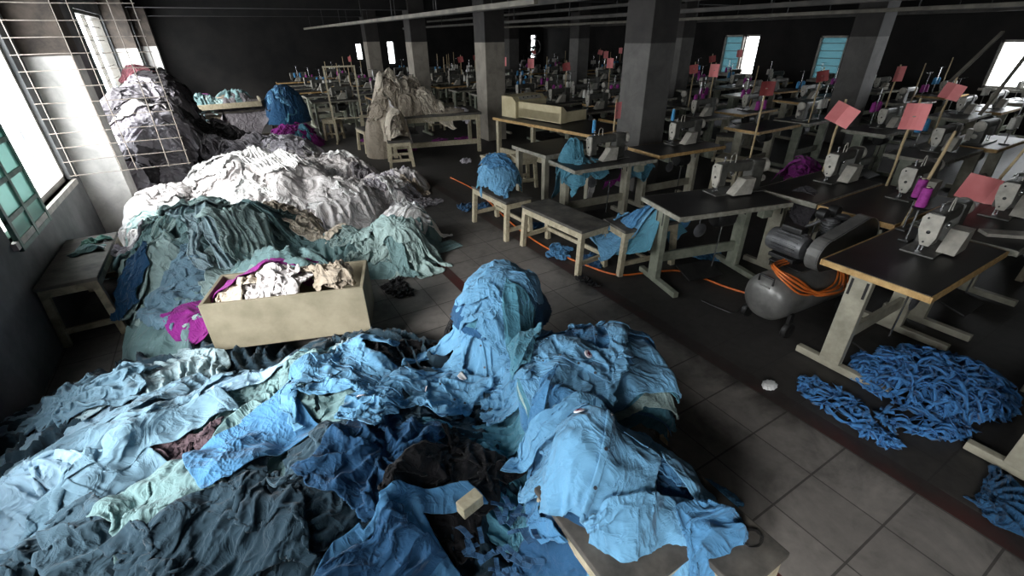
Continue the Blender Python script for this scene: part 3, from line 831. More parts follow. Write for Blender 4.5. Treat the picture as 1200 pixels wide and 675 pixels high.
def stamp(proto, far_me, name, loc, rz, label, cat, group, near):
    if near:
        if id(proto) not in used: used.add(id(proto)); o = proto
        else: o = copy_tree(proto)
    else:
        o = bpy.data.objects.new(name, far_me); COL.objects.link(o)
    o.location = loc; o.rotation_euler = (0, 0, rz)
    return tag(o, label, cat, group)
def line_unit(x, y, near, k, card=None, flip=False):
    """table, machine, stand and maybe a marker, jostled a little"""
    r_ = random.Random(k*7+3)
    rz = R(r_.uniform(-4, 4))+(PI if flip else 0); x += r_.uniform(-.05, .05); y += r_.uniform(-.06, .06)
    ca, sa = math.cos(rz), math.sin(rz)
    def w(u, v): u -= .55; v -= .285; return (x+u*ca-v*sa, y+u*sa+v*ca)
    wh = 'in the sooty lines behind the compressor' if near else 'far back in the dark sewing lines'
    p = w(0, 0)
    pt_, fm = (proto_t, FT) if k % 3 else (proto_t2, FT2)
    stamp(pt_, fm, 'sewing_table', (p[0], p[1], 0), rz, 'sooty sewing table %s' % wh, 'sewing table', 'sewing tables '+wh, near)
    if r_.random() < .93:
        p = w(.5+r_.uniform(-.05, .05), .30)
        stamp(proto_m, FM_, 'sewing_machine', (p[0], p[1], .752), rz, 'sooty sewing machine %s' % wh, 'sewing machine', 'sewing machines '+wh, near)
    s = r_.choice((0, 0, 1, 1, 2))
    if r_.random() < .85:
        p = w(.62+r_.uniform(-.06, .2), .50)
        col_ = ('magenta', 'white', 'blue')[s]
        stamp(proto_s[s], FS[s], 'thread_stand', (p[0], p[1], .752), rz, 'thread stand with %s spools %s' % (col_, wh), 'thread stand', 'thread stands with %s spools %s' % (col_, wh), near)
    c = card if card is not None else (r_.choice((0, 1, 3, 2, 2, None, None) if near else (0, 3, 1, 2, 2, None, None, None, None, None, None)))
    if c is not None and c >= 0:
        p = w(1.0, .50)
        lab = {0: 'marker stick with folded pink card', 1: 'marker stick with upright pink card', 2: 'bare marker stick', 3: 'marker stick with dark sooty card'}[c]
        stamp(proto_k[c], FK[c], 'marker_stick', (p[0], p[1], .752), R(r_.uniform(-75, -25)), lab+' '+wh, 'marker stick', lab+' '+wh, near)
k = 0
for xi, x in enumerate((6.95, 8.15, 10.45, 11.75, 13.45)):
    y = -.2 if xi < 2 else .4
    while y < 19.5:
        ang = math.atan2(x, y)
        if ang < R(85) and not any(abs(x-px-.2) < .95 and abs(y-py-.2) < .55 for px, py in PIL) and not (x < 7 and 2.2 < y < 3.6):
            k += 1; line_unit(x, y, math.hypot(x, y) < 9.2, k, flip=(xi % 2 == 1 and k % 2 == 0))
        y += 1.12 if xi < 2 else 1.3
for xi, x in enumerate((5.97, 3.6, 2.3)):
    y = (5.9, 10.6, 12.0)[xi]
    while y < 19.5:
        if not any(abs(x-px-.2) < .95 and abs(y-py-.2) < .55 for px, py in PIL):
            k += 1; line_unit(x, y, math.hypot(x, y) < 9.2, k)
        y += 1.25
for r__ in [o for o in list(COL.objects) if o.get('proto')]:
    if id(r__) not in used and not r__.get('label'):
        for o in KIDS.get(r__.name, []):
            for q in KIDS.get(o.name, []): bpy.data.objects.remove(q)
            bpy.data.objects.remove(o)
        bpy.data.objects.remove(r__)
    else:
        del r__['proto']
for o in COL.objects:
    if 'proto' in o: del o['proto']
# stools and clutter between the far lines
for i, (x, y) in enumerate(((5.9, .6), (6.0, 4.0), (7.4, 5.1), (2.0, 11.2), (2.9, 11.6), (4.4, 11.0))):
    b_ = bench(.34, .30, .45, M_wood if i % 2 else M_seat, M_wood, name='stool'); b_.location = (x, y, 0); b_.rotation_euler = (0, 0, R(17*i))
    tag(b_, 'wooden stool left standing between the sooty sewing lines', 'stool', 'stools between the sewing lines')
def ironing_rack(x, y, rz, label):
    t = empty('hanging_rack', (x, y, 0), rz, label, 'rack')
    f = MB()
    for sx in (-.3, .3): f.bar((sx, 0, 0), (sx, 0, 1.5), .035, .035); f.bar((sx, -.22, .02), (sx, .22, .02), .035, .035)
    f.build('frame', M_wood, t)
    MB().bar((-.32, 0, 1.5), (.32, 0, 1.5), .03, .03).build('rail', M_wood, t)
    MB().bar((-.3, 0, .5), (.3, 0, .5), .025, .025).build('rail', M_wood, t)
    return t
ironing_rack(2.25, 10.7, R(-15), 'pale wooden rack frame standing behind the blue and magenta heaps')
# long grey side arm and slanting tube lights fallen across the right-hand lines
def fallen(a, b, mat, name, label, cat, w=.05):
    c = (Vector(a)+Vector(b))/2; t = empty(name, c, 0, label, cat)
    MB().bar(Vector(a)-c, Vector(b)-c, w, w*.6, bev=.006).build('housing', mat, t)
    d = (Vector(b)-Vector(a)).normalized()*.05
    MB().tube([Vector(a)-c+d+Vector((0, 0, -w*.5)), Vector(b)-c-d+Vector((0, 0, -w*.5))], w*.22, 8).build('tube', M_trunk, t)
    return t
fallen((9.8, 2.75, 1.95), (9.1, 2.9, 1.30), M_trunk, 'tube_light', 'white tube light hanging askew before the right wall', 'light fitting')
fallen((10.55, 2.55, 1.75), (10.2, 2.7, .80), M_trunk, 'tube_light', 'white tube light leaning steeply beside the right-hand window', 'light fitting')
# pale curved arms and trays on the near lines
def side_tray(x, y, z, rz, L, label, mat):
    t = empty('tray_arm', (x, y, z), rz, label, 'tray')
    MB().prism([(0, -.05), (L-.05, -.05), (L-.02, -.035), (L, 0), (L-.02, .035), (L-.05, .05), (0, .05)], 0, .022, 'xy').build('tray', mat, t)
    MB().tube([(.04, 0, 0), (.04, 0, -.03), (0, 0, -.03)], .01, 6).build('clamp', M_dark, t)
    return t
side_tray(4.28, .84, .754, R(-46), .30, 'white rounded arm lying behind the nearest machine', M_mach_l)
# floor things along the aisle
def cable(pts, r, mat, name, label, cat):
    P_ = [Vector(p) for p in pts]; out = []
    for i in range(len(P_)-1):
        p0, p1, p2, p3 = P_[max(i-1, 0)], P_[i], P_[i+1], P_[min(i+2, len(P_)-1)]
        for k in range(8):
            t = k/8; out.append(.5*((2*p1)+(p2-p0)*t+(2*p0-5*p1+4*p2-p3)*t*t+(3*p1-p0-3*p2+p3)*t**3))
    out.append(P_[-1])
    o = MB().tube(out, r, 7).build(name, mat); return tag(o, label, cat)
cable([at(528, 208, .012), at(560, 225, .012), at(600, 262, .012), at(640, 290, .012), at(690, 312, .012), at(725, 322, .012), at(765, 319, .012), at(800, 318, .012), at(850, 336, .012), at(880, 345, .012)], .009, M_orange, 'power_cable', 'orange cable on the dark floor under the benches and tables', 'cable')
cable([at(822, 352, .008), at(845, 362, .008), at(862, 366, .008), at(880, 352, .008), at(910, 340, .008)], .006, M_dark, 'air_line', 'thin dark line curling on the floor before the compressor', 'cable')
# ------------------------------------------------------------------ open board box in the middle of the clothes, long board on the far table
BX = (.08, 3.15); BRZ = R(-18.6)
bxo = empty('board_box', (BX[0], BX[1], .20), BRZ, 'open beige board box half buried among teal and blue clothes', 'box')
L_, W_, H_ = 1.0, .42, .35
tl_ = Matrix.Rotation(R(0), 3, 'X')
MB().box((0, -W_/2, H_/2), (L_, .022, H_), None, .004).build('front_panel', M_card, bxo)
MB().box((0, W_/2, H_/2), (L_, .022, H_), None, .004).build('back_panel', M_card, bxo)
MB().box((L_/2-.011, 0, H_/2), (.022, W_-.022, H_), None, .004).build('end_panel', M_card, bxo)
MB().box((-L_/2+.011, 0, H_/2), (.022, W_-.022, H_), None, .004).build('end_panel', M_card, bxo)
MB().box((0, 0, .01), (L_-.03, W_-.03, .018)).build('bottom_panel', M_card, bxo)
def blob(name, c, r, mat, seed, label, cat, group=None, amp=.18):
    """small crumpled lump"""
    bm = bmesh.new(); bmesh.ops.create_icosphere(bm, subdivisions=4, radius=1)
    rg = np.random.default_rng(seed); co = np.array([v.co for v in bm.verts])
    n = sum(np.abs(np.sin(co @ rg.normal(size=3)*k+rg.uniform(0, 6)))*a for k, a in ((2.2, .4), (3.5, .35), (5, .3), (8, .2), (12, .13)))
    f = 1+amp*(n-n.mean())*2
    for v, k in zip(bm.verts, f):
        v.co = Vector((v.co.x*r[0], v.co.y*r[1], v.co.z*r[2]))*float(k); v.co.z = max(v.co.z, -r[2]*.75)
    me = bpy.data.meshes.new(name); bm.to_mesh(me); bm.free()
    me.polygons.foreach_set('use_smooth', [True]*len(me.polygons))
    o = link(name, me, mat); o.location = (c[0], c[1], c[2]+r[2]*.75)
    return tag(o, label, cat, group)
blob('paper_scrap', at(901, 453, 0), (.055, .04, .018), MATS['paper'], 3, 'crumpled white scrap lying alone on the dark floor strip', 'paper')
# long pale board with raised ends lying on the far covered table
bd = empty('shallow_tray', (.03, 11.55, .80), 0, 'long shallow wooden tray of clothes on the far table with the grey cloth', 'tray')
MB().box((0, 0, .012), (1.35, .5, .024)).build('bottom_panel', M_wood, bd)
MB().box((0, -.25, .05), (1.35, .03, .10), None, .004).build('front_panel', M_wood, bd)
MB().box((.66, 0, .08), (.03, .5, .16), None, .004).build('end_panel', M_wood, bd)
MB().box((-.66, 0, .05), (.03, .5, .10), None, .004).build('end_panel', M_wood, bd)
# burnt wall of ribbons: loose blue tape heaped by the nearest table
def tape_strip(rg, pts, w):
    """flat ribbon along pts, twisting as it goes"""
    n = len(pts); vs = []; a = rg.uniform(0, 6); da = rg.uniform(-.35, .35)
    for i, p in enumerate(pts):
        t = (pts[min(i+1, n-1)]-pts[max(i-1, 0)]).normalized(); s = t.cross(Vector((0, 0, 1)))
        s = s.normalized() if s.length > 1e-4 else Vector((1, 0, 0)); u = s.cross(t)
        a += da+rg.uniform(-.25, .25); d = (s*math.cos(a*.5)+u*math.sin(a*.5)*.8)*w
        vs += [p-d, p+d]
    return vs, [(2*i, 2*i+1, 2*i+3, 2*i+2) for i in range(n-1)]
M_tape = fabric('blue_tape', (70, 128, 186), .75, 1.15)
def tape_heap(name, c, rx, ry, h, n, seed, label, rz=0, loops=False, wid=.0115):
    rg = random.Random(seed); mb = MB()
    for k in range(n):
        a = rg.uniform(0, 2*PI); q = math.sqrt(rg.random())
        x, y = rx*q*math.cos(a), ry*q*math.sin(a); ang = rg.uniform(0, 2*PI); pts = []
        m = rg.randint(14, 26); cur = rg.uniform(-.5, .5); z0 = rg.random()
        for i in range(m):
            rr = min(1, (x/rx)**2+(y/ry)**2)
            top = h*(1-rr)**.75
            z = .012+top*(.2+.8*z0)+.022*math.sin(i*.8+k)+.012*rg.random()
            pts.append(Vector((x, y, max(.012, z))))
            cur += rg.uniform(-.8, .8); cur *= .88; ang += cur
            if rr > .9: ang = math.atan2(-y, -x)+rg.uniform(-1.4, 1.4)
            x += .03*math.cos(ang); y += .03*math.sin(ang)
        v, f = tape_strip(rg, pts, wid); mb.add(v, f, True)
    me = bpy.data.meshes.new(name); me.from_pydata(mb.v, [], mb.f); me.polygons.foreach_set('use_smooth', mb.s)
    o = link(name, me, M_tape); o.location = (c[0], c[1], 0); o.rotation_euler = (0, 0, rz)
    sd = o.modifiers.new('thickness', 'SOLIDIFY'); sd.thickness = .002
    return tag(o, label, 'tape', None, 'stuff')
tape_heap('tape_tangle', (3.42, .56), .46, .36, .17, 200, 5, 'high tangle of cut blue tape under the nearest sewing table', R(-35))
tape_heap('tape_trail', (2.72, .72), .13, .32, .03, 26, 8, 'thin chain of looped blue tape trailing along the floor', R(-14))
tape_heap('tape_scatter', (3.00, .42), .26, .12, .03, 22, 9, 'loose blue tape between the trailing chain and the high tangle', R(-40))
# ------------------------------------------------------------------ cloth: garments settle by a small particle solver on a height field
HX0, HY0, HC = -1.62, -0.6, 0.015
HNX, HNY = 560, 840
gx = HX0+HC*(np.arange(HNX)+.5); gy = HY0+HC*(np.arange(HNY)+.5)
GX, GY = np.meshgrid(gx, gy)              # [iy, ix]
HF = np.zeros((HNY, HNX), np.float32)     # what the next garment rests on
def bump(cx, cy, rx, ry, h, rot=0.0, p=1.5):
    c, s = math.cos(rot), math.sin(rot)
    dx, dy = GX-cx, GY-cy
    u = (dx*c+dy*s)/rx; v = (-dx*s+dy*c)/ry
    r = np.clip(1-(u*u+v*v), 0, 1)
    return (h*r**(1/p)).astype(np.float32)
def hf_box(x0, x1, y0, y1, z, rz=0.0, c=None):
    if c is None: c = ((x0+x1)/2, (y0+y1)/2)
    ca, sa = math.cos(rz), math.sin(rz)
    dx, dy = GX-c[0], GY-c[1]
    u = dx*ca+dy*sa+c[0]; v = -dx*sa+dy*ca+c[1]
    m = (u > x0) & (u < x1) & (v > y0) & (v < y1)
    HF[m] = np.maximum(HF[m], z)
def waves(u, v, n, lo, hi, rg):
    """smooth random field: n plane waves of wavelength lo..hi"""
    o = np.zeros_like(u)
    for _ in range(n):
        a = rg.uniform(0, 2*PI); L = rg.uniform(lo, hi); ph = rg.uniform(0, 2*PI)
        o += np.sin((u*math.cos(a)+v*math.sin(a))*2*PI/L+ph)
    return o/math.sqrt(n)
def hsample(H, x, y):
    fx = np.clip((x-HX0)/HC-.5, 0, HNX-1.01); fy = np.clip((y-HY0)/HC-.5, 0, HNY-1.01)
    ix = fx.astype(np.int32); iy = fy.astype(np.int32)
    tx = fx-ix; ty = fy-iy
    k = iy*HNX+ix; Hf = H.ravel()
    return (Hf[k]*(1-tx)+Hf[k+1]*tx)*(1-ty)+(Hf[k+HNX]*(1-tx)+Hf[k+HNX+1]*tx)*ty
def blur(H, n=1):
    for _ in range(n):
        P = np.pad(H, 1, mode='edge')
        H = (P[:-2, 1:-1]+P[2:, 1:-1]+P[1:-1, :-2]+P[1:-1, 2:]+2*P[1:-1, 1:-1])/6
    return H
def grow(H):
    P = np.pad(H, 1, mode='edge'); o = H.copy()
    for a in (P[:-2, 1:-1], P[2:, 1:-1], P[1:-1, :-2], P[1:-1, 2:]): o = np.maximum(o, a)
    return o

FINE = (60, 78); COARSE = (32, 42)
def rest_shape(kind, ny, nx, s, rg):
    u = np.linspace(-.5, .5, nx)[None, :]*np.ones((ny, 1)); v = np.linspace(-.5, .5, ny)[:, None]*np.ones((1, nx))
    m = np.ones((ny, nx), bool)
    if kind == 'shirt':                    # body with two long sleeves and a neck hollow
        w, h = 1.30, .74
        x, y = u*w, v*h
        m = (np.abs(u) < .205) | (v > .20)
        m &= ~((np.abs(u) < .055) & (v > .44))
        y = y-.62*np.maximum(0, np.abs(x)-.25)
        x = x*(1-.1*np.maximum(0, np.abs(u)-.2))
    elif kind == 'trousers':
        w, h = 1.02, .52
        x, y = u*w, v*h
        m = ~((u > -.18) & (np.abs(v) < .035))
        y = y*(1-.18*(u+.5))
    elif kind == 'strip':
        w, h = 1.25, .42
        x, y = u*w, v*h
    else:
        w, h = .95, .74
        x, y = u*w, v*h
        y = y+.03*np.sin(u*7)
    return (x*s).astype(np.float32), (y*s).astype(np.float32), m
BULK = {'spread': .014, 'tossed': .026, 'crumple': .040, 'heap': .055, 'pleat': .042, 'pleat2': .042, 'twist': .048}
def bulk_field(x, y, style, rg):
    """thickness of the cloth folded under itself: long soft ridges, running together where it is gathered"""
    w1 = waves(x, y, 4, .30, .7, rg)
    if style == 'twist':
        px, py = rg.uniform(-.2, .2), rg.uniform(-.15, .15); n = int(rg.integers(11, 17))
        a = np.arctan2(y-py, x-px); r = np.sqrt((x-px)**2+(y-py)**2)
        ph = a*n+1.0*w1; k = np.clip(r/.12, 0, 1)
    else:
        th = {'pleat': 0.0, 'pleat2': PI/2}.get(style, rg.uniform(0, PI))+rg.uniform(-.3, .3)
        L = {'spread': rg.uniform(.12, .2), 'tossed': rg.uniform(.10, .16)}.get(style, rg.uniform(.07, .11))
        b = x*math.cos(th)+y*math.sin(th)+.22*(-x*math.sin(th)+y*math.cos(th))**2*rg.choice((-1, 1))*2
        ph = b*2*PI/L+(1.7 if style in ('spread', 'tossed', 'crumple', 'heap') else .9)*w1; k = .4+.6*np.clip(.5+.6*waves(x, y, 3, .25, .5, rg), 0, 1)
    f = (1-np.abs(np.sin(ph/2)))**1.3
    if style in ('crumple', 'heap', 'tossed'):
        f = .6*f+.5*(1-np.abs(np.clip(waves(x, y, 5, .14, .3, rg), -1, 1)))**1.5
    return (f*k).astype(np.float32)
STYLES = {  # in-plane squeeze x, y; height of the crumple; swirl; wavelength
    'spread':  (.95, .95, .025, .030, .35),
    'tossed':  (.88, .86, .060, .055, .28),
    'crumple': (.76, .74, .100, .075, .24),
    'heap':    (.62, .64, .150, .085, .22),
    'pleat':   (.56, .95, .050, .040, .30),
    'pleat2':  (.93, .58, .050, .040, .30),
    'twist':   (.72, .72, .110, .060, .26),
}
def settle(specs, dims, steps=46, its=5):
    """drop every garment of one layer on HF; returns positions and masks"""
    M = len(specs); ny, nx = dims
    RX = np.zeros((M, ny, nx), np.float32); RY = RX.copy(); MK = np.zeros((M, ny, nx), bool)
    X = np.zeros((M, ny, nx, 3), np.float32); T = np.full((M, ny, nx), .006, np.float32)
    for i, g in enumerate(specs):
        rg = np.random.default_rng(g['seed'])
        x, y, m = rest_shape(g['kind'], ny, nx, g.get('s', 1.0), rg)
        RX[i], RY[i], MK[i] = x, y, m
        sx, sy, za, da, wl = STYLES[g['style']]
        px, py = x*sx, y*sy
        if g['style'] == 'twist':
            rr = np.sqrt(x*x+y*y); a = (1.6*np.exp(-rr/.22))*(1 if rg.random() < .5 else -1)
            px, py = px*np.cos(a)-py*np.sin(a), px*np.sin(a)+py*np.cos(a)
        z = za*waves(x, y, 7, wl*.55, wl*1.5, rg)
        if g['style'] == 'pleat':
            n = rg.uniform(.09, .13); z = z*.5+.05*np.sin(x*2*PI/n+1.2*waves(x, y, 3, .5, 1, rg))
        if g['style'] == 'pleat2':
            n = rg.uniform(.09, .13); z = z*.5+.05*np.sin(y*2*PI/n+1.2*waves(x, y, 3, .5, 1, rg))
        px = px+da*waves(x, y, 5, wl, wl*2, rg); py = py+da*waves(x, y, 5, wl, wl*2, rg)
        ex = np.clip(1-np.abs(np.linspace(-1, 1, nx)), 0, .2)[None, :]/.2; ey = np.clip(1-np.abs(np.linspace(-1, 1, ny)), 0, .25)[:, None]/.25
        T[i] += BULK[g['style']]*g.get('bulk', 1.0)*bulk_field(x, y, g['style'], rg)*(.25+.75*ex*ey)
        f = g.get('fold')
        if f:                               # turn the cloth over itself along a line
            a, d = f; n0, n1 = math.cos(a), math.sin(a)
            q = px*n0+py*n1-d; k = np.maximum(q, 0)
            px = px-2*k*n0; py = py-2*k*n1
            z = z+np.clip(k*3, 0, 1)*.05; T[i] += np.clip(k*4, 0, 1)*.022
        ca, sa = math.cos(g['rot']), math.sin(g['rot'])
        wx = px*ca-py*sa+g['x']; wy = px*sa+py*ca+g['y']
        wx = np.where(wx < HX0+.15, HX0+.15+.25*(wx-HX0-.15), wx)
        X[i, ..., 0] = wx; X[i, ..., 1] = wy
        X[i, ..., 2] = hsample(HF, wx, wy)*.5+np.quantile(hsample(HF, wx, wy), .75)*.5+.03+np.maximum(z-z.min(), 0)*.8+g.get('lift', 0)
    W = MK.astype(np.float32)               # 1 real, 0 ghost (follows only)
    def pre(ay, ax, by, bx):
        A = (slice(None), ay, ax); B = (slice(None), by, bx)
        L = np.sqrt((RX[A]-RX[B])**2+(RY[A]-RY[B])**2)
        wa = np.where((W[A] == W[B]), .5, np.where(W[A] > W[B], 0, 1)).astype(np.float32)
        return A, B, L, wa, 1-wa
    s_ = slice
    cons = []
    for o in (0, 1):
        cons.append((pre(s_(None), s_(o, nx-1, 2), s_(None), s_(o+1, nx, 2)), 1.0))
        cons.append((pre(s_(o, ny-1, 2), s_(None), s_(o+1, ny, 2), s_(None)), 1.0))
    cons.append((pre(s_(0, ny-1), s_(0, nx-1), s_(1, ny), s_(1, nx)), .28))
    cons.append((pre(s_(1, ny), s_(0, nx-1), s_(0, ny-1), s_(1, nx)), .28))
    cons.append((pre(s_(None), s_(0, nx-2), s_(None), s_(2, nx)), .06))
    cons.append((pre(s_(0, ny-2), s_(None), s_(2, ny), s_(None)), .06))
    cons.append((pre(s_(None), s_(0, nx-4), s_(None), s_(4, nx)), .02))
    cons.append((pre(s_(0, ny-4), s_(None), s_(4, ny), s_(None)), .02))
    V = np.zeros_like(X); dt = 1/50.
    for st in range(steps):
        old = X.copy()
        V[..., 2] -= 9.8*dt
        np.clip(V, -2.0, 2.0, out=V)
        X += V*dt
        for k in range(its):
            for (A, B, L, wa, wb), st_ in cons:
                d = X[B]-X[A]
                l = np.sqrt(np.einsum('...i,...i->...', d, d))+1e-7
                c = st_*(l-L)/l
                d *= c[..., None]
                X[A] += d*wa[..., None]; X[B] -= d*wb[..., None]
            if k % 2 == 1 or k == its-1:
                hz = hsample(HF, X[..., 0], X[..., 1])+T
                hit = X[..., 2] < hz
                X[..., 2] = np.where(hit, np.minimum(hz, X[..., 2]+.05), X[..., 2])
                if k == its-1:
                    fr = np.where(hit, .10, 1.0)[..., None].astype(np.float32)
                    X[..., :2] = old[..., :2]+(X[..., :2]-old[..., :2])*fr
        np.maximum(X[..., 0], HX0+.1, out=X[..., 0])
        V = (X-old)/dt*.90
    hz = hsample(HF, X[..., 0], X[..., 1])+T*.7
    X[..., 2] = np.maximum(X[..., 2], hz)
    return X, MK
def up1(P, ax):
    P = np.moveaxis(P, ax, 0); n = P.shape[0]
    o = np.empty((2*n-1,)+P.shape[1:], P.dtype)
    E = np.concatenate([2*P[:1]-P[1:2], P, 2*P[-1:]-P[-2:-1]])
    o[0::2] = (E[:-2]+6*E[1:-1]+E[2:])/8
    o[1::2] = (P[:-1]+P[1:])/2
    return np.moveaxis(o, 0, ax)
def cloth_mesh(name, P, FM, origin):
    ny, nx = P.shape[:2]
    idx = np.arange(ny*nx).reshape(ny, nx)
    q = np.stack([idx[:-1, :-1], idx[:-1, 1:], idx[1:, 1:], idx[1:, :-1]], -1)[FM]
    used, inv = np.unique(q.ravel(), return_inverse=True)
    me = bpy.data.meshes.new(name)
    co = (P.reshape(-1, 3)[used]-np.array(origin, np.float32)).astype(np.float32)
    nf = len(q)
    me.vertices.add(len(co)); me.vertices.foreach_set('co', co.ravel())
    me.loops.add(nf*4); me.loops.foreach_set('vertex_index', inv.astype(np.int32).ravel())
    me.polygons.add(nf); me.polygons.foreach_set('loop_start', np.arange(0, nf*4, 4, dtype=np.int32))
    me.polygons.foreach_set('use_smooth', np.ones(nf, bool))
    me.update(calc_edges=True)
    return me
def normals(P):
    du = np.gradient(P, axis=1); dv = np.gradient(P, axis=0)
    n = np.cross(du, dv); n /= np.linalg.norm(n, axis=-1, keepdims=True)+1e-9
    return n
def garment_parts(o, kind, P, FM, N, org, mat, rg, extra):
    """collar, placket, pockets, buttons, badge, tag: cut from the settled cloth and lifted off it"""
    ny, nx = P.shape[:2]
    def patch(nm, r0, r1, c0, c1, lift, m, lab=None, soft=False):
        r0, r1, c0, c1 = int(r0*ny), max(int(r1*ny), int(r0*ny)+2), int(c0*nx), max(int(c1*nx), int(c0*nx)+2)
        Q = P[r0:r1+1, c0:c1+1]+N[r0:r1+1, c0:c1+1]*lift
        fm = FM[r0:r1, c0:c1]
        if not fm.any(): return
        p = link(nm, cloth_mesh(nm, Q, fm, org), m, o)
        sd = p.modifiers.new('thickness', 'SOLIDIFY'); sd.thickness = .003; sd.offset = -1
        if lab: p['label'] = lab
        return p
    def disc(nm, r, c, rad, m, lab=None, th=.003):
        i, j = int(r*ny), int(c*nx)
        n = Vector(N[i, j])*(1 if N[i, j][2] > 0 else -1); ctr = Vector(P[i, j])+n*.008
        t = n.orthogonal().normalized(); b = n.cross(t)
        mb = MB(); k = 12
        top = [Vector(ctr)+(t*math.cos(2*PI*a/k)+b*math.sin(2*PI*a/k))*rad+n*th for a in range(k)]
        bot = [Vector(ctr)+(t*math.cos(2*PI*a/k)+b*math.sin(2*PI*a/k))*rad*1.1-n*.004 for a in range(k)]
        vs = [v-Vector(org) for v in top+bot]
        mb.add(vs, [tuple(range(k))]+[(a, a+k, (a+1) % k+k, (a+1) % k) for a in range(k)])
        return mb.build(nm, m, o, lab)
    if kind == 'shirt':
        up = 1 if N[..., 2].mean() >= 0 else -1
        L = .007*up
        patch('collar', .86, .97, .41, .59, .011*up, mat)
        patch('placket', .06, .90, .485, .515, L, mat)
        patch('pocket', .60, .77, .345, .43, L, mat)
        if 'two' in extra or rg.random() < .6: patch('pocket', .60, .77, .57, .655, L, mat)
        patch('cuff', .72, .985, .0, .04, L, mat); patch('cuff', .72, .985, .955, .995, L, mat)
        for k in range(4): disc('button', .2+.17*k, .5, .0065, MATS['button'])
    elif kind == 'trousers':
        L = .006
        patch('waistband', .02, .97, .01, .05, L, mat)
        patch('pocket', .58, .85, .12, .26, L, mat); patch('pocket', .15, .42, .12, .26, L, mat)
    if 'badge' in extra:
        star = rg.random()
        d = disc('badge', .54, .40 if kind == 'shirt' else .5, .021, MATS['badge_white'], 'round white badge with a dark red star', .002)
        i, j = int(.54*ny), int((.40 if kind == 'shirt' else .5)*nx)
        n = Vector(N[i, j])*(1 if N[i, j][2] > 0 else -1); t = n.orthogonal().normalized(); b = n.cross(t); ctr = Vector(P[i, j])+n*.0125-Vector(org)
        ps = [ctr+(t*math.cos(PI*a/5+star)+b*math.sin(PI*a/5+star))*(.015 if a % 2 == 0 else .0065) for a in range(10)]
        mb = MB().add(ps+[p-n*.002 for p in ps], [tuple(range(10)), tuple(reversed(range(10, 20)))]+[(a, a+10, (a+1) % 10+10, (a+1) % 10) for a in range(10)])
        mb.build('badge_star', MATS['badge_red'], d)
    if 'tag' in extra:
        patch('paper_tag', .45, .52, .62, .67, .014, MATS['paper'], 'small white paper tag')
GARMENTS = []
def run_layer(specs, hold=False):
    global HF
    res = []
    for dims in (FINE, COARSE):
        S = [g for g in specs if g.get('res', FINE) == dims]
        if not S: continue
        X, MK = settle(S, dims, 46 if dims == FINE else 40)
        for g, P, m in zip(S, X, MK): res.append((g, P, m))
    for g, P, m in res:
        FMc = m[:-1, :-1] & m[1:, :-1] & m[:-1, 1:] & m[1:, 1:]
        P2 = up1(up1(P, 0), 1)
        FM = np.repeat(np.repeat(FMc, 2, 0), 2, 1)
        rg = np.random.default_rng(g['seed']+5)
        N = normals(P2)
        u = g.get('s', 1)*np.linspace(0, 1.2, P2.shape[1])[None, :]*np.ones((P2.shape[0], 1)); v = g.get('s', 1)*np.linspace(0, .8, P2.shape[0])[:, None]*np.ones((1, P2.shape[1]))
        wu, wv = u+.03*waves(u, v, 4, .15, .4, rg), v+.03*waves(u, v, 4, .15, .4, rg)
        cr = .6*(1-np.minimum(np.abs(waves(wu, wv, 4, .07, .2, rg))*1.5, 1))**1.6+.4*(1-np.minimum(np.abs(waves(wu, wv, 5, .04, .10, rg))*1.4, 1))**1.6
        cr = cr*(.35+.65*np.clip(.5+.7*waves(u, v, 3, .25, .6, rg), 0, 1))
        P2 = P2+N*(.0075*cr)[..., None].astype(np.float32)*np.where(N[..., 2:3] >= 0, 1, -1)
        org = (g['x'], g['y'], float(P2[..., 2].min()))
        mat = g['mat']
        o = link(g.get('name', g['kind']), cloth_mesh(g.get('name', g['kind']), P2, FM, org), mat)
        o.location = org
        tag(o, g['label'], g.get('cat', 'garment'), g.get('group'))
        if g.get('res', FINE) == FINE:
            sd = o.modifiers.new('thickness', 'SOLIDIFY'); sd.thickness = .004; sd.offset = -1
            if g.get('parts'): garment_parts(o, g['kind'], P2, FM, N, org, mat, rg, g['parts'])
        GARMENTS.append(o)
        # the settled cloth becomes part of what the next one rests on
        Q = P2[:-1, :-1][FM]
        ix = ((Q[:, 0]-HX0)/HC).astype(int); iy = ((Q[:, 1]-HY0)/HC).astype(int)
        ok = (ix >= 0) & (ix < HNX) & (iy >= 0) & (iy < HNY)
        D = np.zeros_like(HF); np.maximum.at(D, (iy[ok], ix[ok]), Q[ok, 2]+.006)
        D = grow(D)
        HF = np.maximum(HF, np.where(D > 0, D, 0))
    HF = HF*.35+blur(HF, 2)*.65
# ------------------------------------------------------------------ cloth colours
B1 = fabric('blue_cotton', (108, 161, 197)); B2 = fabric('mid_blue_cotton', (78, 130, 171)); B3 = fabric('pale_blue_cotton', (152, 184, 204))
B4 = fabric('deep_blue_cotton', (44, 84, 120)); B5 = fabric('sea_blue_cotton', (82, 136, 156))
T1 = fabric('teal_grey_cotton', (160, 184, 182)); T2 = fabric('dark_teal_cotton', (116, 146, 148)); T3 = fabric('pale_teal_cotton', (156, 180, 188))
S1 = fabric('slate_cotton', (72, 96, 110)); S2 = fabric('dark_slate_cotton', (44, 64, 76)); S3 = fabric('grey_blue_cotton', (116, 148, 166))
PL = fabric('plum_cotton', (96, 80, 86)); BK = fabric('black_cotton', (27, 26, 28), .7, 1.3)
W1 = fabric('white_cotton', (238, 237, 236), .86, 1.0); W2 = fabric('off_white_cotton', (216, 211, 210), .84, 1.05)
G1 = fabric('lilac_grey_cotton', (186, 181, 188)); G2 = fabric('mid_grey_cotton', (122, 118, 122)); G3 = fabric('charcoal_cotton', (66, 63, 66))
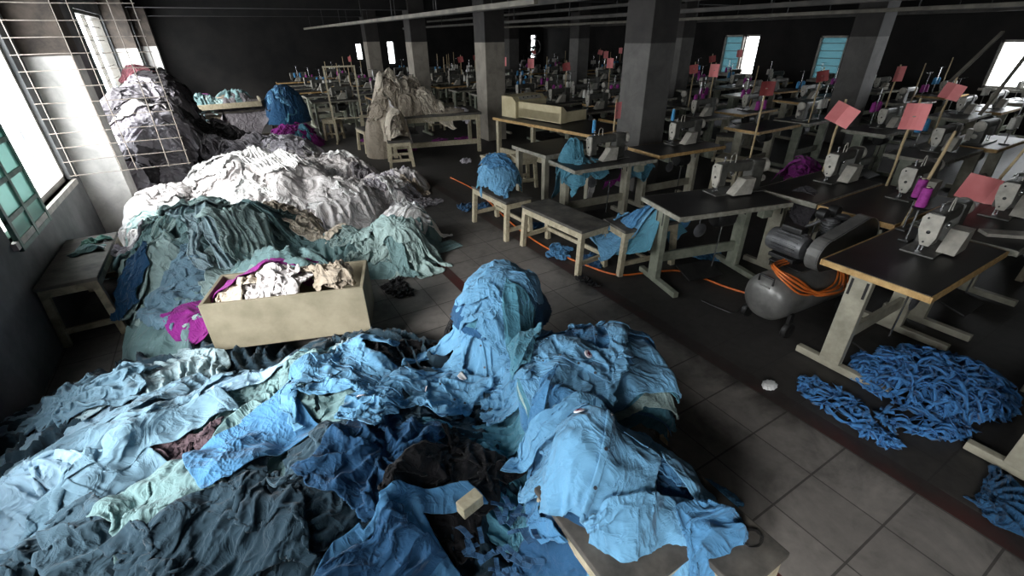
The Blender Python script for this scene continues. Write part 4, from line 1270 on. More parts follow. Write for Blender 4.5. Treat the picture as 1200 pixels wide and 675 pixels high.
C1 = fabric('cream_cotton', (212, 200, 182), .62); C2 = fabric('stone_cotton', (164, 152, 136))
MG = fabric('magenta_cotton', (142, 46, 134)); MD = fabric('dark_magenta_cotton', (118, 36, 110)); PK = fabric('dusty_pink_cotton', (186, 120, 128))
GN = fabric('dull_green_cotton', (96, 140, 128))

def core(name, parts, mat, label, seed, x0, x1, y0, y1, amp=.11, step=1, k=.84, z0=0.0):
    """the mass of the heap that carries the garments on top"""
    global HF
    H = np.zeros_like(HF)
    for p in parts: H = np.maximum(H, bump(*p))
    rg = np.random.default_rng(seed)
    wx, wy = .10*waves(GX, GY, 5, .3, .8, rg), .10*waves(GX, GY, 5, .3, .8, rg)
    n = np.abs(waves(GX+wx, GY+wy, 6, .16, .42, rg)); n = .8*n+.2*np.abs(waves(GX+wx, GY-wy, 6, .08, .2, rg))
    H2 = np.where(H > .004, H*k+amp*(.6-n)*np.clip(H/.2, 0, 1), 0).astype(np.float32)
    H2 = np.where(H > .004, np.maximum(H2, 0)+z0, 0).astype(np.float32)
    HF = np.maximum(HF, H2)
    i0, i1 = int((x0-HX0)/HC), int((x1-HX0)/HC); j0, j1 = int((y0-HY0)/HC), int((y1-HY0)/HC)
    Q = H2[j0:j1:step, i0:i1:step]; A = GX[j0:j1:step, i0:i1:step]; B = GY[j0:j1:step, i0:i1:step]
    if z0 > 0: fm0 = Q > .006; Q = np.where(fm0, Q, z0)
    P = np.stack([A, B, Q], -1).astype(np.float32)
    m = fm0 if z0 > 0 else Q > .006
    fm = m[:-1, :-1] | m[1:, :-1] | m[:-1, 1:] | m[1:, 1:]
    o = link(name, cloth_mesh(name, P, fm, ((x0+x1)/2, (y0+y1)/2, 0)), mat); o.location = ((x0+x1)/2, (y0+y1)/2, 0)
    return tag(o, label, 'cloth heap', None, 'stuff')
SPECS = []; _seed = [100]
def G(pos, kind, style, mat, label, rot=None, s=1.0, fold=None, parts=None, res=FINE, group=None, name=None, cat='garment', bulk=1.0, lift=0, z=.3):
    """one garment: pos is (x, y) on the ground plan"""
    _seed[0] += 1
    r_ = random.Random(_seed[0])
    SPECS.append(dict(x=float(pos[0]), y=float(pos[1]), kind=kind, style=style, mat=mat, label=label, rot=R(rot) if rot is not None else r_.uniform(0, 2*PI), s=s,
        fold=fold, parts=parts, res=res, group=group, name=name or {'shirt': 'shirt', 'trousers': 'trousers', 'panel': 'crumpled_cloth', 'strip': 'folded_cloth'}[kind], cat=cat, seed=_seed[0], bulk=bulk, lift=lift))
def flush():
    """garments that would cross each other settle one after the other"""
    global SPECS
    lay = []
    for i, g in enumerate(SPECS):
        k = 0
        q = {'spread': .50, 'tossed': .44, 'crumple': .36, 'heap': .30, 'pleat': .38, 'pleat2': .38, 'twist': .36}
        for j in range(i):
            h = SPECS[j]
            if math.hypot(g['x']-h['x'], g['y']-h['y']) < q[g['style']]*g['s']+q[h['style']]*h['s']: k = max(k, lay[j]+1)
        lay.append(k)
    for k in range(max(lay)+1): run_layer([g for g, l in zip(SPECS, lay) if l == k])
    SPECS = []
def px(x, y, z=.3): return at(x, y, z)

# --- first the things lying on the floor under tables and benches
for (x, y, m, s, st, lb) in ((655, 292, B2, .62, 'heap', 'blue garment crumpled on the floor under the empty bench'), (690, 303, B4, .55, 'heap', 'deeper blue garment on the floor between the empty bench and the stool'),
                          (630, 262, B4, .45, 'heap', 'blue garment on the floor under the bench with the puffed blue heap'), (556, 240, B4, .62, 'crumple', 'dark blue garment flung on the floor left of the puffed blue heap'),
                          (835, 300, B2, .35, 'heap', 'small blue garment on the floor under the turned table'), (686, 327, BK, .42, 'heap', 'black crumpled cloth on the floor at the end of the empty bench'),
                          (905, 590, B2, .5, 'crumple', 'blue shirt end hanging to the floor beyond the foreground bench')):
    p = px(x, y, 0.03)
    if x == 905: p = Vector((1.50, .80, 0))
    G(p, 'panel', st, m, lb, s=s)
for (x, y, m, lb) in ((515, 160, MD, 'dark magenta cloth on the floor under the cream heap table'), (545, 158, MG, 'magenta cloth on the floor by the legs of the cream heap table'), (475, 170, MD, 'magenta cloth lying under the stool of cream bundles'), (430, 160, MD, 'magenta cloth on the floor left of the stool of cream bundles')):
    G(px(x, y, 0.1), 'panel', 'heap', m, lb, s=.8, res=COARSE)
flush()
HF[:] = 0
for (cx, cy_, sx, sy, h, rz) in hf_rect:
    if cx > 2.9 and cy_ < .0: continue
    hf_box(cx-sx/2, cx+sx/2, cy_-sy/2, cy_+sy/2, h, rz, (cx, cy_))
hf_box(BX[0]-.5, BX[0]+.5, BX[1]-.21, BX[1]+.21, .55, BRZ, BX)
hf_box(-.64, .70, 11.3, 11.8, .84)
HF0 = HF.copy()
# --- the masses
core('cloth_mass', [(-.95, 2.25, .95, 1.35, .33), (-.25, 1.55, .95, 1.0, .33), (.25, 2.25, .75, .8, .35), (.35, 1.45, .55, .7, .30), (-1.0, 1.0, .9, 1.2, .35), (.1, .75, .6, .55, .24), (-.75, 3.05, .75, .55, .26), (.95, 1.75, .4, .5, .22)],
     S2, 'mass of dark blue clothing underneath the foreground garments', 1, -1.5, 1.6, -.4, 3.8)
core('cloth_mass', [(-.45, 4.6, .74, .85, .82), (-.55, 3.8, .55, .65, .42), (.05, 4.95, .6, .7, .55), (.05, 3.72, .55, .36, .66, -.32)], T2, 'mass of grey-teal clothing underneath the teal pile behind the board box', 2, -1.5, .9, 3.0, 5.8)
core('cloth_mass', [(.1, 6.6, 1.1, 1.15, .78), (.95, 6.0, .62, .75, .5, -.6), (.5, 8.1, .95, 1.2, .72), (-.8, 6.0, .6, .75, .52), (1.6, 6.3, .5, .5, .36), (2.0, 6.65, .42, .45, .30), (1.2, 7.2, .7, .8, .5)], W2, 'mass of white cloth underneath the sunlit white pile', 3, -1.5, 2.6, 5.0, 9.5)
core('cloth_mass', [(-1.05, 9.3, .95, 2.3, 1.62), (-.45, 9.1, .65, 1.5, .95), (.1, 9.4, .8, 1.0, .66)], G3, 'mass of charcoal cloth underneath the tall grey pile by the wall', 4, -1.5, 1.1, 6.8, 11.4)
core('cloth_mass', [(1.1, 4.35, .5, .5, .30), (.62, 4.4, .4, .4, .38), (1.40, 4.65, .36, .38, .44)], T2, 'mass of cloth underneath the teal and white garments on the aisle', 5, .1, 1.9, 3.7, 5.3)
core('cloth_mass', [(1.15, 11.4, .45, .42, .85, 0, 2.2)], B4, 'mass of blue clothing underneath the tall blue heap on its stool', 6, .5, 1.9, 10.3, 11.9, .08, z0=.44)
core('cloth_mass', [(1.2, 10.85, .5, .35, .42)], MD, 'mass of magenta cloth underneath the magenta garments before the tall blue heap', 16, .5, 1.9, 10.3, 11.9)
core('cloth_mass', [(2.98, 8.95, .64, .46, .50, 0, 2.0), (3.7, 8.65, .4, .3, .08, 0, 2)], C2, 'mass of cream cloth underneath the cream heap on its table', 7, 2.0, 4.3, 8.0, 9.9, .12, z0=.74)
core('cloth_mass', [(2.42, 9.0, .28, .32, .95, 0, 2.5)], C2, 'hanging mass of cream cloth at the left end of the cream heap table', 19, 1.9, 3.0, 8.4, 9.6, .10)
core('cloth_mass', [(2.50, 8.12, .20, .19, .58, 0, 3)], C1, 'upright roll of cream cloth standing on the stool before the cream heap', 17, 2.2, 3.1, 8.0, 8.9, .05, z0=.45)
core('cloth_mass', [(-.35, 11.58, .35, .2, .26), (.22, 11.6, .4, .2, .32)], T2, 'mass of mixed cloth underneath the garments on the far tray', 8, -1.1, 1.0, 10.6, 11.95, z0=.83)
core('cloth_mass', [(-.2, 10.9, .5, .4, .62)], G2, 'mass of grey cloth below the far covered table', 18, -1.1, 1.0, 10.4, 11.5)
core('cloth_mass', [(1.21, 2.2, .32, .31, .20, 0, 2.2)], B4, 'mass of blue cloth inside the round heap on the hidden stool', 9, .8, 1.7, 1.7, 2.7, .05, z0=.43)

# --- grey pile by the wall
rr = random.Random(5)
def scatter(n, box, mats, kinds, styles, label, group, s=(.8, 1.1), res=COARSE, ok=None):
    for i in range(n):
        for _ in range(40):
            x, y = rr.uniform(box[0], box[1]), rr.uniform(box[2], box[3])
            if ok is None or ok(x, y): break
        G((x, y), rr.choice(kinds), rr.choice(styles), rr.choice(mats), label, s=rr.uniform(*s), res=res, group=group)
def off_box(x, y):
    u = (x-BX[0])*math.cos(BRZ)+(y-BX[1])*math.sin(BRZ); v = -(x-BX[0])*math.sin(BRZ)+(y-BX[1])*math.cos(BRZ)
    return abs(u) > .85 or abs(v) > .62
K = ('panel', 'strip', 'shirt', 'panel'); ST = ('crumple', 'heap', 'twist', 'crumple', 'heap')
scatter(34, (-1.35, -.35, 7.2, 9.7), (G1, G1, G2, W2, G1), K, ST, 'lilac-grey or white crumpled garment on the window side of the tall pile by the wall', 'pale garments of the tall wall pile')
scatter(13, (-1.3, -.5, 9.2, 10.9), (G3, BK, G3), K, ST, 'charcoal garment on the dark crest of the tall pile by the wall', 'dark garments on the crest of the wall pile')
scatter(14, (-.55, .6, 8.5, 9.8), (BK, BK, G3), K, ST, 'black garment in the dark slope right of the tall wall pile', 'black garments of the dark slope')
G((-1.0, 9.4), 'panel', 'heap', PK, 'dusty pink cloth near the crest of the tall grey pile', s=.8, res=COARSE)
G((-1.15, 10.2), 'panel', 'heap', GN, 'dull green cloth on top of the tall grey pile by the far windows', s=.9, res=COARSE)
scatter(9, (-.3, .9, 7.6, 8.5), (G2, G1, G2), K, ('pleat', 'heap', 'twist'), 'mid-grey rumpled garment between the black slope and the white pile', 'mid-grey garments behind the white pile')
# --- white pile
scatter(26, (-.95, .9, 5.5, 7.5), (W1, W1, W2), K, ST, 'white crumpled cloth in the sunlit white pile', 'white cloths of the sunlit pile', s=(.8, 1.15))
scatter(8, (.5, 1.5, 7.0, 8.6), (W1, W2, G1), K, ST, 'white cloth at the back of the white pile', 'white cloths at the back of the pile')
scatter(7, (-1.15, -.4, 5.3, 6.3), (W2, W1, W1), K, ST, 'off-white cloth at the foot of the whitewashed pilaster', 'off-white cloths by the pilaster')
G((.95, 5.95), 'panel', 'spread', W2, 'large smooth whitish bundle lying across the front of the white pile', rot=-38, s=1.35, bulk=.4)
G((.35, 6.5), 'panel', 'pleat', W1, 'bright white cloth with long folds on top of the white pile', rot=30, s=1.2)
G((.1, 5.55), 'panel', 'twist', W2, 'white knotted cloth in front of the white pile, just behind the teal pile', s=.8)
G((.42, 5.25), 'strip', 'pleat', G1, 'greyish lilac folded cloth wedged between teal pile and smooth white bundle', s=.8, rot=20)
for i, (x, y, m, st) in enumerate(((1.75, 6.55, G1, 'pleat'), (1.5, 6.1, G1, 'heap'), (2.05, 6.25, C2, 'heap'), (1.75, 5.95, W1, 'crumple'), (1.45, 6.75, G2, 'heap'), (2.2, 6.9, G1, 'heap'), (2.0, 5.85, G2, 'crumple'))):
    G((x, y), 'panel', st, m, ('lilac-grey pleated cloth at the right end of the white pile', 'lilac-grey bunched cloth beside the smooth white bundle', 'stone-coloured bunched cloth at the aisle end of the white pile', 'clean white cloth lying flat on the grey ones at the aisle', 'mid-grey bunched cloth behind the smooth white bundle', 'small grey bunch at the far right tip of the white pile', 'grey cloth spilling on the aisle floor')[i], s=.72)
G(px(547, 183, .1), 'panel', 'heap', G1, 'pinkish grey bunch lying alone on the floor before the cream heap table', s=.6, res=COARSE)
G(px(575, 178, .08), 'panel', 'crumple', G2, 'grey cloth on the floor beside the pinkish bunch', s=.6, res=COARSE)
# --- cream bundle, teal and white clothes on the aisle
G((.85, 4.85), 'strip', 'heap', C2, 'stone-coloured crumpled cloth below the smooth white bundle', s=.7)
G((.52, 4.95), 'panel', 'crumple', C1, 'pale cream cloth behind the gathered one', s=.7)
G((1.38, 4.72), 'panel', 'crumple', W2, 'off-white cloth at the back of the teal clothes on the aisle', s=.75)
G((1.05, 4.15), 'shirt', 'twist', T1, 'teal garment twisted in a spiral at the aisle edge', s=.9)
G((.9, 4.42), 'panel', 'crumple', T1, 'teal garment behind the spiral-twisted one', s=.8)
G((1.4, 4.18), 'strip', 'pleat2', T2, 'darker teal garment spread on the aisle tiles under a white one', s=.75, rot=15)
G((1.45, 4.55), 'panel', 'pleat2', W1, 'white folded cloths fanned out on the teal clothes by the aisle', s=.95, rot=25)
scatter(7, (.65, 1.55, 3.95, 4.4), (T1, T2, T1), ('panel', 'strip'), ('crumple', 'twist', 'heap'), 'grey-teal garment low at the aisle edge of the teal clothes', 'low teal garments at the aisle', s=(.75, .95), res=FINE)
G((.92, 3.62), 'panel', 'heap', BK, 'black crumpled sheet on the tiles right of the board box', s=.62)
# --- teal pile
scatter(12, (-1.0, .3, 3.8, 5.4), (T1, T2, T1), ('panel', 'trousers', 'shirt'), ('pleat', 'twist', 'pleat2', 'crumple'), 'grey-teal garment low in the teal pile behind the board box', 'teal garments of the pile', s=(.9, 1.1), res=FINE, ok=off_box)
for (x, y, k, st, m, lb, s, rot) in ((-.62, 3.75, 'panel', 'crumple', S3, 'light blue-grey garment at the foot of the teal pile by the wall bench', .9, 40), (-.2, 3.75, 'shirt', 'tossed', T1, 'grey-teal garment hanging down the front of the teal pile', .9, 80),
        (-.75, 4.45, 'strip', 'pleat2', T1, 'long grey-teal folds down the left flank of the teal pile', 1.0, 60), (-.42, 4.3, 'trousers', 'pleat2', T3, 'pale teal folds fanning out from the crest of the teal pile', 1.0, -80), (.02, 4.75, 'strip', 'pleat2', T2, 'dark teal cloth on the right shoulder of the teal pile', 1.0, -30),
        (-.12, 4.25, 'panel', 'pleat', T1, 'teal sleeve-like folds above the magenta cloth', .8, 10), (-.5, 4.85, 'panel', 'twist', T1, 'grey-teal cloth gathered on the crest of the teal pile', 1.0, 0), (.22, 5.0, 'panel', 'crumple', T2, 'darkest teal garment on the back right of the teal pile', .8, 0)):
    G((x, y), k, st, m, lb, rot=rot, s=s)
G((-1.0, 4.9), 'panel', 'twist', G1, 'pale grey-lilac bundle between wall bench and teal pile', s=.75)
G((-.95, 4.15), 'panel', 'heap', B4, 'dark blue garment in the gap between wall bench and teal pile', s=.7)
G((-1.28, 5.05), 'panel', 'heap', GN, 'dull green rag on the far end of the wall bench', s=.55)
G((-1.05, 5.35), 'panel', 'heap', W2, 'whitish rag at the wall just behind the bench', s=.6)
G((.50, 4.62), 'panel', 'twist', C1, 'cream cloth gathered to a rosette between teal pile and aisle clothes', s=.85)
G((.36, 4.95), 'strip', 'heap', C2, 'stone-coloured bunch just behind the cream rosette', s=.8)
# --- in and on the board box
G((0, 3.16), 'panel', 'heap', W2, 'off-white crumpled cloth inside the board box', s=.8)
G((.34, 3.08), 'panel', 'heap', C2, 'greyish stone cloth in the right end of the board box', s=.66)
G((-.18, 3.22), 'strip', 'heap', C1, 'cream cloth in the left end of the board box', s=.75)
G((.02, 3.14), 'panel', 'heap', W2, 'white crumpled cloth lying uppermost in the board box', s=.6)
G((.36, 3.06), 'panel', 'heap', C2, 'stone-coloured crumpled cloth uppermost in the right end of the board box', s=.5)
ma, mb_ = px(226, 385, .40), px(396, 297, .66)
G(((ma.x+mb_.x)/2-.06, (ma.y+mb_.y)/2+.27), 'strip', 'tossed', MG, 'bright magenta cloth trailing behind and down the left side of the board box', s=1.12, rot=math.degrees(math.atan2(mb_.y-ma.y, mb_.x-ma.x)), bulk=1.3)
flush()

# --- foreground heap
scatter(16, (-1.25, .35, .8, 2.95), (S1, S2, S3, S1), ('trousers', 'panel', 'shirt'), ('pleat', 'twist', 'crumple', 'tossed', 'pleat2'), 'dark blue-grey garment low in the foreground heap', 'lower garments of the foreground heap', s=(.85, 1.05), res=FINE, ok=off_box)
scatter(7, (-.1, .75, 1.3, 2.6), (B5, S3, B2), ('panel', 'shirt'), ('twist', 'crumple', 'tossed'), 'blue-teal garment low in the heap below the pale blue shirts', 'lower garments below the pale shirts', s=(.75, .95), res=FINE, ok=off_box)
FG = [ # px, py, kind, style, material, rot, scale, parts, label
 (60, 490, 'trousers', 'tossed', B3, 60, .9, 'x', 'palest blue trousers at the left edge, caught by window light'),
 (20, 455, 'panel', 'crumple', B3, 10, .7, None, 'whitish blue cloth at the very left edge below the wall'),
 (160, 425, 'strip', 'pleat', T3, 30, .85, None, 'pale blue-grey pleated roll left of the board box'),
 (215, 436, 'panel', 'pleat', T3, 15, .75, None, 'pale grey roll with long folds at the lower left corner of the board box'),
 (105, 450, 'panel', 'twist', S3, 0, .75, None, 'blue-grey twisted cloth below the wall bench'),
 (318, 462, 'panel', 'twist', T2, 0, .75, None, 'grey-teal cloth gathered to a knot in front of the board box'),
 (245, 468, 'strip', 'pleat2', B3, 10, .7, None, 'light blue ruffled cloth right above the flat bright blue piece'),
 (405, 436, 'panel', 'pleat2', T3, 60, .7, None, 'pale teal striped folds at the lower right corner of the board box'),
 (375, 470, 'trousers', 'pleat', T2, 70, .75, None, 'grey-teal garment hanging in long folds in the middle of the foreground heap'),
 (60, 545, 'trousers', 'pleat2', S3, 20, 1.0, 'x', 'grey-blue trousers lying across the left foreground'),
 (150, 500, 'trousers', 'tossed', S3, 25, .9, 'x', 'faded blue-grey trousers with a long seam above the plum cloth'),
 (195, 525, 'strip', 'heap', PL, 0, .5, None, 'dull plum cloth left of the flat bright blue piece'),
 (350, 545, 'strip', 'crumple', PL, -20, .6, None, 'dull plum cloth right of the flat bright blue piece'),
 (40, 620, 'panel', 'pleat', B3, 40, .8, None, 'light blue curling cloth in the bottom left corner'),
 (140, 590, 'shirt', 'tossed', S3, 40, .9, 'x', 'grey-blue shirt with open neck at lower left'),
 (110, 650, 'trousers', 'twist', S1, 0, .9, None, 'slate garment with rippled edge at the bottom left'),
 (215, 610, 'panel', 'twist', S1, 0, 1.0, None, 'slate cloth with folds fanning from a knot, lower left'),
 (260, 565, 'panel', 'tossed', T2, 30, .8, None, 'grey-green stiff cloth under the flat bright blue piece'),
 (330, 625, 'trousers', 'pleat', S2, 80, .95, None, 'dark slate trousers hanging down at bottom, left of the folded blue shirt'),
 (390, 640, 'panel', 'crumple', S2, 0, .8, None, 'darkest slate cloth beside the folded blue shirt'),
 (255, 660, 'panel', 'crumple', S2, 0, .8, None, 'dark slate cloth at the bottom edge, lower left'),
 (300, 520, 'panel', 'spread', B2, 15, .48, None, 'flat bright blue piece lying on the plum cloth'),
 (475, 395, 'strip', 'crumple', BK, 10, .75, None, 'black cloth on the floor between the board box and the round blue heap'),
 (565, 505, 'panel', 'pleat2', B5, -20, .7, None, 'sea-blue folded garment left of the shirt stack'),
 (590, 560, 'panel', 'pleat', B5, 20, .62, None, 'sea-blue layered garments beside the pale wooden stool leg'),
 (455, 520, 'shirt', 'crumple', S1, 10, .85, 'x', 'steel-blue bulging shirt in the centre of the foreground'),
 (445, 540, 'panel', 'twist', B4, 10, .7, None, 'dark steel-blue cloth under the bulging shirt'),
 (525, 560, 'panel', 'crumple', BK, 30, .72, None, 'black garment in the hollow between the blue shirts'),
 (420, 440, 'shirt', 'tossed', B1, 40, .72, 'x', 'light blue shirt right of the grey-teal folds'),
 (565, 410, 'shirt', 'tossed', B1, -30, .78, 'two', 'light blue shirt leading up to the round blue heap'),
 (610, 440, 'panel', 'crumple', B1, -10, .6, None, 'light blue cloth between the pale shirts and the shirt stack'),
 (520, 440, 'shirt', 'crumple', B1, 20, .85, 'badge tag', 'bulging light blue shirt with breast badge left of the shirt stack'),
 (440, 485, 'shirt', 'crumple', B1, -35, .62, 'badge', 'small light blue shirt with a badge below the bulging light blue one'),
 (470, 665, 'shirt', 'spread', B2, 12, .56, 'two', 'folded mid-blue shirt lying flat at the bottom centre'),
 (430, 690, 'panel', 'pleat2', B4, 15, .5, None, 'deep blue cloth under the front of the folded shirt'),
]
for (x, y, k, st, m, rot, s, parts, lb) in FG:
    G(px(x, y, .36 if y < 600 else .3), k, st, m, lb, rot=rot, s=s*1.15, parts=parts)
# round heap on the hidden stool
hf_box(1.22-.29, 1.22+.29, 2.19-.27, 2.19+.29, .43, R(12))
for i, (dx, dy, k, st, m, s, lb) in enumerate(((.0, .02, 'panel', 'crumple', B5, .85, 'sea-blue cloth at the bottom of the round heap on the hidden stool'), (.06, .0, 'panel', 'heap', B5, .8, 'sea-blue crumpled cloth on the right side of the round heap'), (-.04, .0, 'panel', 'crumple', B1, .82, 'light blue cloth wrapped over the left of the round heap'), (.08, .06, 'panel', 'crumple', B2, .6, 'mid-blue cloth across the right top of the round heap'), (.0, .0, 'panel', 'tossed', B1, .66, 'light blue cloth lying uppermost on the round heap'))):
    G((1.21+dx, 2.18+dy), k, st, m, lb, s=s, rot=20+i*70)
G((1.12, 1.92), 'panel', 'crumple', B1, 'light blue cloth between the round heap and the shirt stack', s=.55)
# stack of uniform shirts on its stool
SK = (1.25, 1.36)
hf_box(SK[0]-.36, SK[0]+.38, SK[1]-.29, SK[1]+.31, .43, R(-28), SK)
for i in range(6):
    G((SK[0]+.03+.012*(i % 2), SK[1]+.012*((i*2) % 3)), 'panel', 'spread', (B5, B2, B5, T1, B5, B1)[i], ('lowest folded sea-blue shirt of the stack', 'second folded shirt from the bottom of the stack', 'third folded sea-blue shirt from the bottom of the stack', 'teal folded shirt fourth from the bottom of the stack', 'fifth folded sea-blue shirt from the bottom of the stack', 'folded light blue shirt right under the topmost shirts of the stack')[i], rot=-30+i*3, s=.86+.01*i, bulk=1.7)
G((1.38, 1.46), 'shirt', 'tossed', B2, 'mid-blue shirt over the right side of the stack, sleeve hanging out', rot=-35, s=.74, parts='x')
G((1.12, 1.34), 'shirt', 'tossed', B1, 'topmost light blue shirt of the stack with pocket and dark red star badge', rot=-150, s=.82, parts='badge two')
G((1.42, 1.66), 'panel', 'crumple', B1, 'light blue cloth bunched at the far side of the stack', s=.42, rot=20)
G((1.10, 1.76), 'strip', 'pleat2', B5, 'sea-blue rolled cloth leaning between the stack and the round heap', rot=55, s=.55)
# fallen shirts on the foreground stools
HF = np.maximum(HF, bump(.86, .84, .30, .30, .60, 0, 2))
G((1.02, .66), 'panel', 'tossed', BK, 'black lining cloth under the fallen shirts on the low bench', s=.75, rot=80)
G((.90, .66), 'panel', 'tossed', B4, 'deep blue shirt lowest of the fallen ones on the pale stool', rot=10, s=1.0)
G((1.06, .74), 'panel', 'crumple', B4, 'deep blue sleeve heap sliding off the low bench', rot=-50, s=.75)
G((1.06, .95), 'panel', 'tossed', B2, 'mid-blue shirt back spread at the far end of the low bench', rot=-40, s=.7)
G((.80, 1.06), 'shirt', 'tossed', B2, 'mid-blue shirt hanging over the far end of the pale stool', rot=60, s=.62, parts='x')
G((.82, 1.0), 'panel', 'crumple', B1, 'light blue shirt front bunched over the corner of the pale stool', rot=20, s=.62)
G((.90, .86), 'shirt', 'tossed', B1, 'light blue shirt fallen across both foreground benches, star badge on the pocket', rot=-55, s=.92, parts='badge two')
G((.88, .46), 'panel', 'tossed', B1, 'light blue shirt tail hanging down at the bottom edge of the photo', rot=-30, s=.7)
G((1.06, .42), 'panel', 'crumple', B2, 'mid-blue cuff end on the low bench at the bottom edge', rot=30, s=.42)
flush()

# --- tables and stools further off
G((2.50, 4.45), 'panel', 'tossed', B5, 'sea-blue cloth under the puffed blue heap on its bench', s=.75, rot=10)
HF = np.maximum(HF, bump(2.46, 4.44, .26, .30, .80, 0, 4))
G((2.46, 4.42), 'panel', 'tossed', B1, 'light blue cloth puffed up over the bench, left of the empty bench', s=.9, rot=40)
G((2.42, 4.40), 'panel', 'crumple', B2, 'mid-blue cloth on top of the puffed heap', s=.6, rot=80)
for i, (x, y, m, st, s, rot, lb) in enumerate(((3.10, 2.88, B5, 'spread', .95, 10, 'sea-blue garment hanging down from the stool between the sewing tables'), (2.98, 2.95, B1, 'pleat', .95, 70, 'light blue folded garment on the stool between the sewing tables'), (3.20, 2.80, B2, 'pleat2', .8, -30, 'mid-blue garment on the right end of that stool'), (2.95, 3.05, B1, 'heap', .5, 0, 'light blue peak of cloth at the back of that stool'))):
    G((x, y), 'panel', st, m, lb, s=s, rot=rot)
HF = np.maximum(HF, bump(3.26, 4.12, .24, .18, .93, 0, 2))
for (x, y, m, st, s, lb) in ((3.28, 4.10, B5, 'crumple', .95, 'sea-blue garment heaped on the left half of the table before the big pillar'), (3.20, 4.12, B5, 'heap', .8, 'second sea-blue garment on top of that table heap'), (3.70, 4.28, W2, 'heap', .42, 'white rumpled cloth behind the machine with the blue heap'), (3.95, 4.20, MD, 'heap', .34, 'dark magenta cloth right of the white rumpled one'), (4.12, 4.02, B5, 'crumple', .6, 'sea-blue garment spilling between the two tables at the pillar'), (3.25, 2.62, B1, 'crumple', .30, 'small light blue cloth at the back of the turned table'), (4.15, 1.98, G3, 'crumple', .5, 'charcoal cloth on the pale-edged table beyond the compressor')):
    G((x, y), 'panel', st, m, lb, s=s)
HF = np.maximum(HF, bump(5.7, 2.85, .4, .35, .62, 0, 2))
for i, (x, y, st) in enumerate(((5.62, 2.75, 'heap'), (5.85, 2.95, 'crumple'), (5.7, 2.6, 'crumple'))): G((x, y), 'panel', st, (MD, MG, MD)[i], 'dark magenta cloth heaped between the tables left of the folded pink card', s=.85, res=COARSE, group='magenta cloths between the tables')
G((2.74, -.02), 'panel', 'twist', B4, 'dark blue sooty garment on the floor at the right edge of the photo', s=.62)
G((2.70, -.30), 'panel', 'crumple', S2, 'sooty dark blue cloth in the bottom right corner', s=.6)
flush()
def far(x, y, st, m, lb, s=.8, k='panel', group=None, res=COARSE, bulk=1.0): G((x, y), k, st, m, lb, s=s*1.15, res=res, group=group, bulk=bulk)
for i in range(16): far(2.98+rr.uniform(-.45, .45), 8.93+rr.uniform(-.32, .25), 'heap', (C1, C2, C1, C1)[i % 4], 'cream or stone cloth of the big heap on the wooden table', s=rr.uniform(.55, .75), group='cloths of the big cream heap', res=FINE, bulk=1.7)
for i in range(4): far(2.50+rr.uniform(-.08, .08), 8.12+rr.uniform(-.08, .08), 'heap', (C1, C2)[i % 2], 'cream bundle stacked on the stool before the big cream heap', .55, group='cream bundles on the stool')
for i, (x, y) in enumerate(((2.42, 9.0), (2.38, 8.85), (2.5, 9.1))): far(x, y, ('tossed', 'heap', 'pleat')[i], (C1, C2, C1)[i], 'cream cloth spilling off the left end of the cream heap table', .75, group='cream cloths at the left end of the table')
far(3.6, 8.5, 'crumple', C1, 'flat cream cloth at the right end of the cream heap table', .6); far(3.95, 8.45, 'crumple', G1, 'lilac-grey cloth at the very right end of the cream heap table', .5); far(2.72, 8.5, 'pleat', W2, 'white strip of cloth hanging down the front of the cream heap', .6, 'strip')
far(1.15, 11.3, 'crumple', B5, 'sea-blue cloth draped over the tall blue heap at the back', 1.0); far(1.05, 11.2, 'heap', B1, 'light blue cloth on the left of the tall blue heap', .7); far(1.35, 11.25, 'crumple', B4, 'dark blue cloth on the right of the tall blue heap', .8)
far(.85, 10.85, 'crumple', MG, 'bright magenta cloth at the left edge of the magenta heap below the blue one', .8); far(1.1, 10.8, 'heap', MG, 'magenta cloth at the foot of the tall blue heap', .8); far(1.45, 10.9, 'heap', MD, 'dark magenta cloth right of the tall blue heap', .8); far(1.3, 10.65, 'crumple', B5, 'sea-blue rag on the magenta cloths', .45); far(.95, 10.7, 'heap', MD, 'dark magenta cloth left at the foot of the blue heap', .6)
far(-.45, 11.5, 'heap', T3, 'pale teal garment on the left of the far tray', .8); far(-.75, 11.35, 'crumple', W1, 'white garment hanging off the left end of the far tray', .8); far(-.15, 11.6, 'heap', T1, 'grey-teal garment in the middle of the far tray', .8); far(.2, 11.6, 'heap', C2, 'stone-coloured garment topping the far tray', .75); far(.5, 11.55, 'heap', MD, 'dark magenta garment at the right of the far tray', .6); far(-.2, 11.75, 'heap', MD, 'dark magenta garment behind the teal ones on the far tray', .6)
far(-.1, 10.85, 'heap', MG, 'magenta garment on the grey bunch below the far tray', .6); far(-.4, 10.8, 'heap', G1, 'lilac-grey garment bunched below the far tray', .8); far(.35, 11.25, 'spread', G2, 'grey cloth hanging over the front of the far covered table', 1.0)
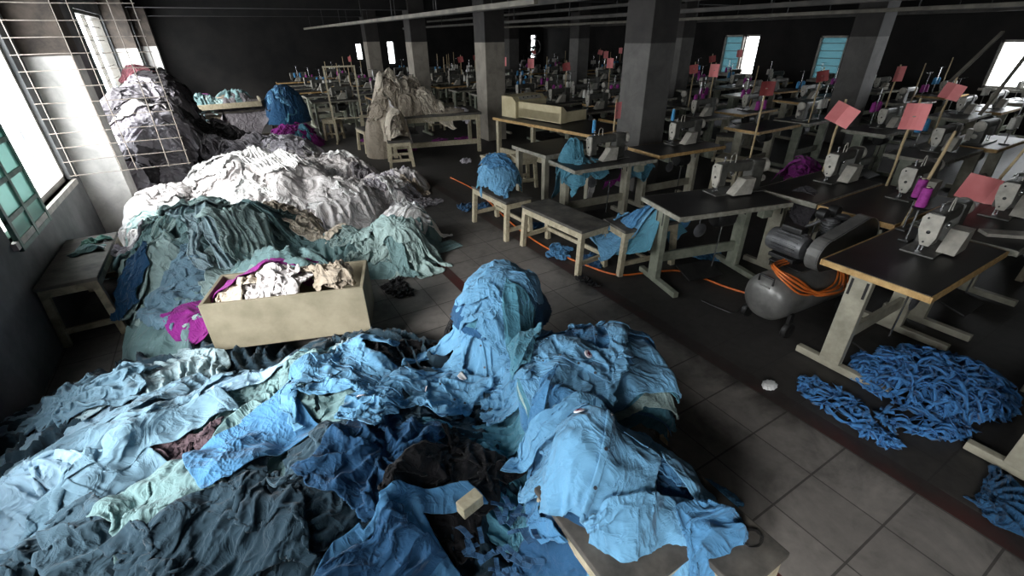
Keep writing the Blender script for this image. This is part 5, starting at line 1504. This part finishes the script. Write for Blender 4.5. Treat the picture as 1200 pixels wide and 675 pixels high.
far(.75, 10.1, 'heap', W1, 'white bunch lying behind the white pile', .7); far(1.15, 9.9, 'heap', G1, 'pale grey bunch right of the white one behind the pile', .6)
flush()
# ------------------------------------------------------------------ loose bits among the shirts
M_off = fabric('offcut_blue', (58, 96, 132))
rb = random.Random(3)
for i in range(34):
    x, y = .50+rb.uniform(-.13, .10), .96+rb.uniform(-.16, .12)
    L = rb.uniform(.05, .11); w_ = rb.uniform(.014, .026); mb = MB(); n = 5
    q = [Vector((L*(k/n-.5), 0, .004*math.sin(k*1.3+i))) for k in range(n+1)]
    vs = []
    for p in q: vs += [p+Vector((0, -w_/2, 0)), p+Vector((0, w_/2, .003))]
    vs += [v+Vector((0, 0, -.003)) for v in vs]
    N_ = 2*(n+1); fs = []
    for k in range(n): a = 2*k; fs += [(a, a+1, a+3, a+2), (N_+a, N_+a+2, N_+a+3, N_+a+1), (a, a+2, N_+a+2, N_+a), (a+1, N_+a+1, N_+a+3, a+3)]
    fs += [(0, N_, N_+1, 1), (2*n, 2*n+1, N_+2*n+1, N_+2*n)]
    mb.add(vs, fs, False); o = mb.build('cloth_offcut', M_off)
    o.location = (x, y, float(hsample(HF, np.array([x]), np.array([y]))[0])+.012); o.rotation_euler = (rb.uniform(-.3, .3), rb.uniform(-.3, .3), rb.uniform(0, PI))
    tag(o, 'small blue cloth offcut strewn left of the pale stool leg', 'offcut', 'offcuts by the pale stool leg')
p = at(553, 615, .2)
wb = MB().box((0, 0, .03), (.10, .055, .06), None, .005).build('wood_block', M_wood)
wb.location = (p.x, p.y, float(hsample(HF, np.array([p.x]), np.array([p.y]))[0])+.005); wb.rotation_euler = (0, 0, R(12)); tag(wb, 'pale wooden block among the offcuts by the stool', 'block')
tc_ = empty('thread_coil', (1.19, .40, .452), 0, 'thin dark coil of thread on the corner of the low foreground bench', 'thread')
for k in range(3):
    MB().tube([((.034+.004*k)*math.cos(2*PI*i/28)+.003*math.sin(i+k), (.026+.003*k)*math.sin(2*PI*i/28), .002+.0015*k) for i in range(28)], .0013, 5, True).build('thread_loop', M_dark, tc_)
print('GARMENTS', len(GARMENTS))
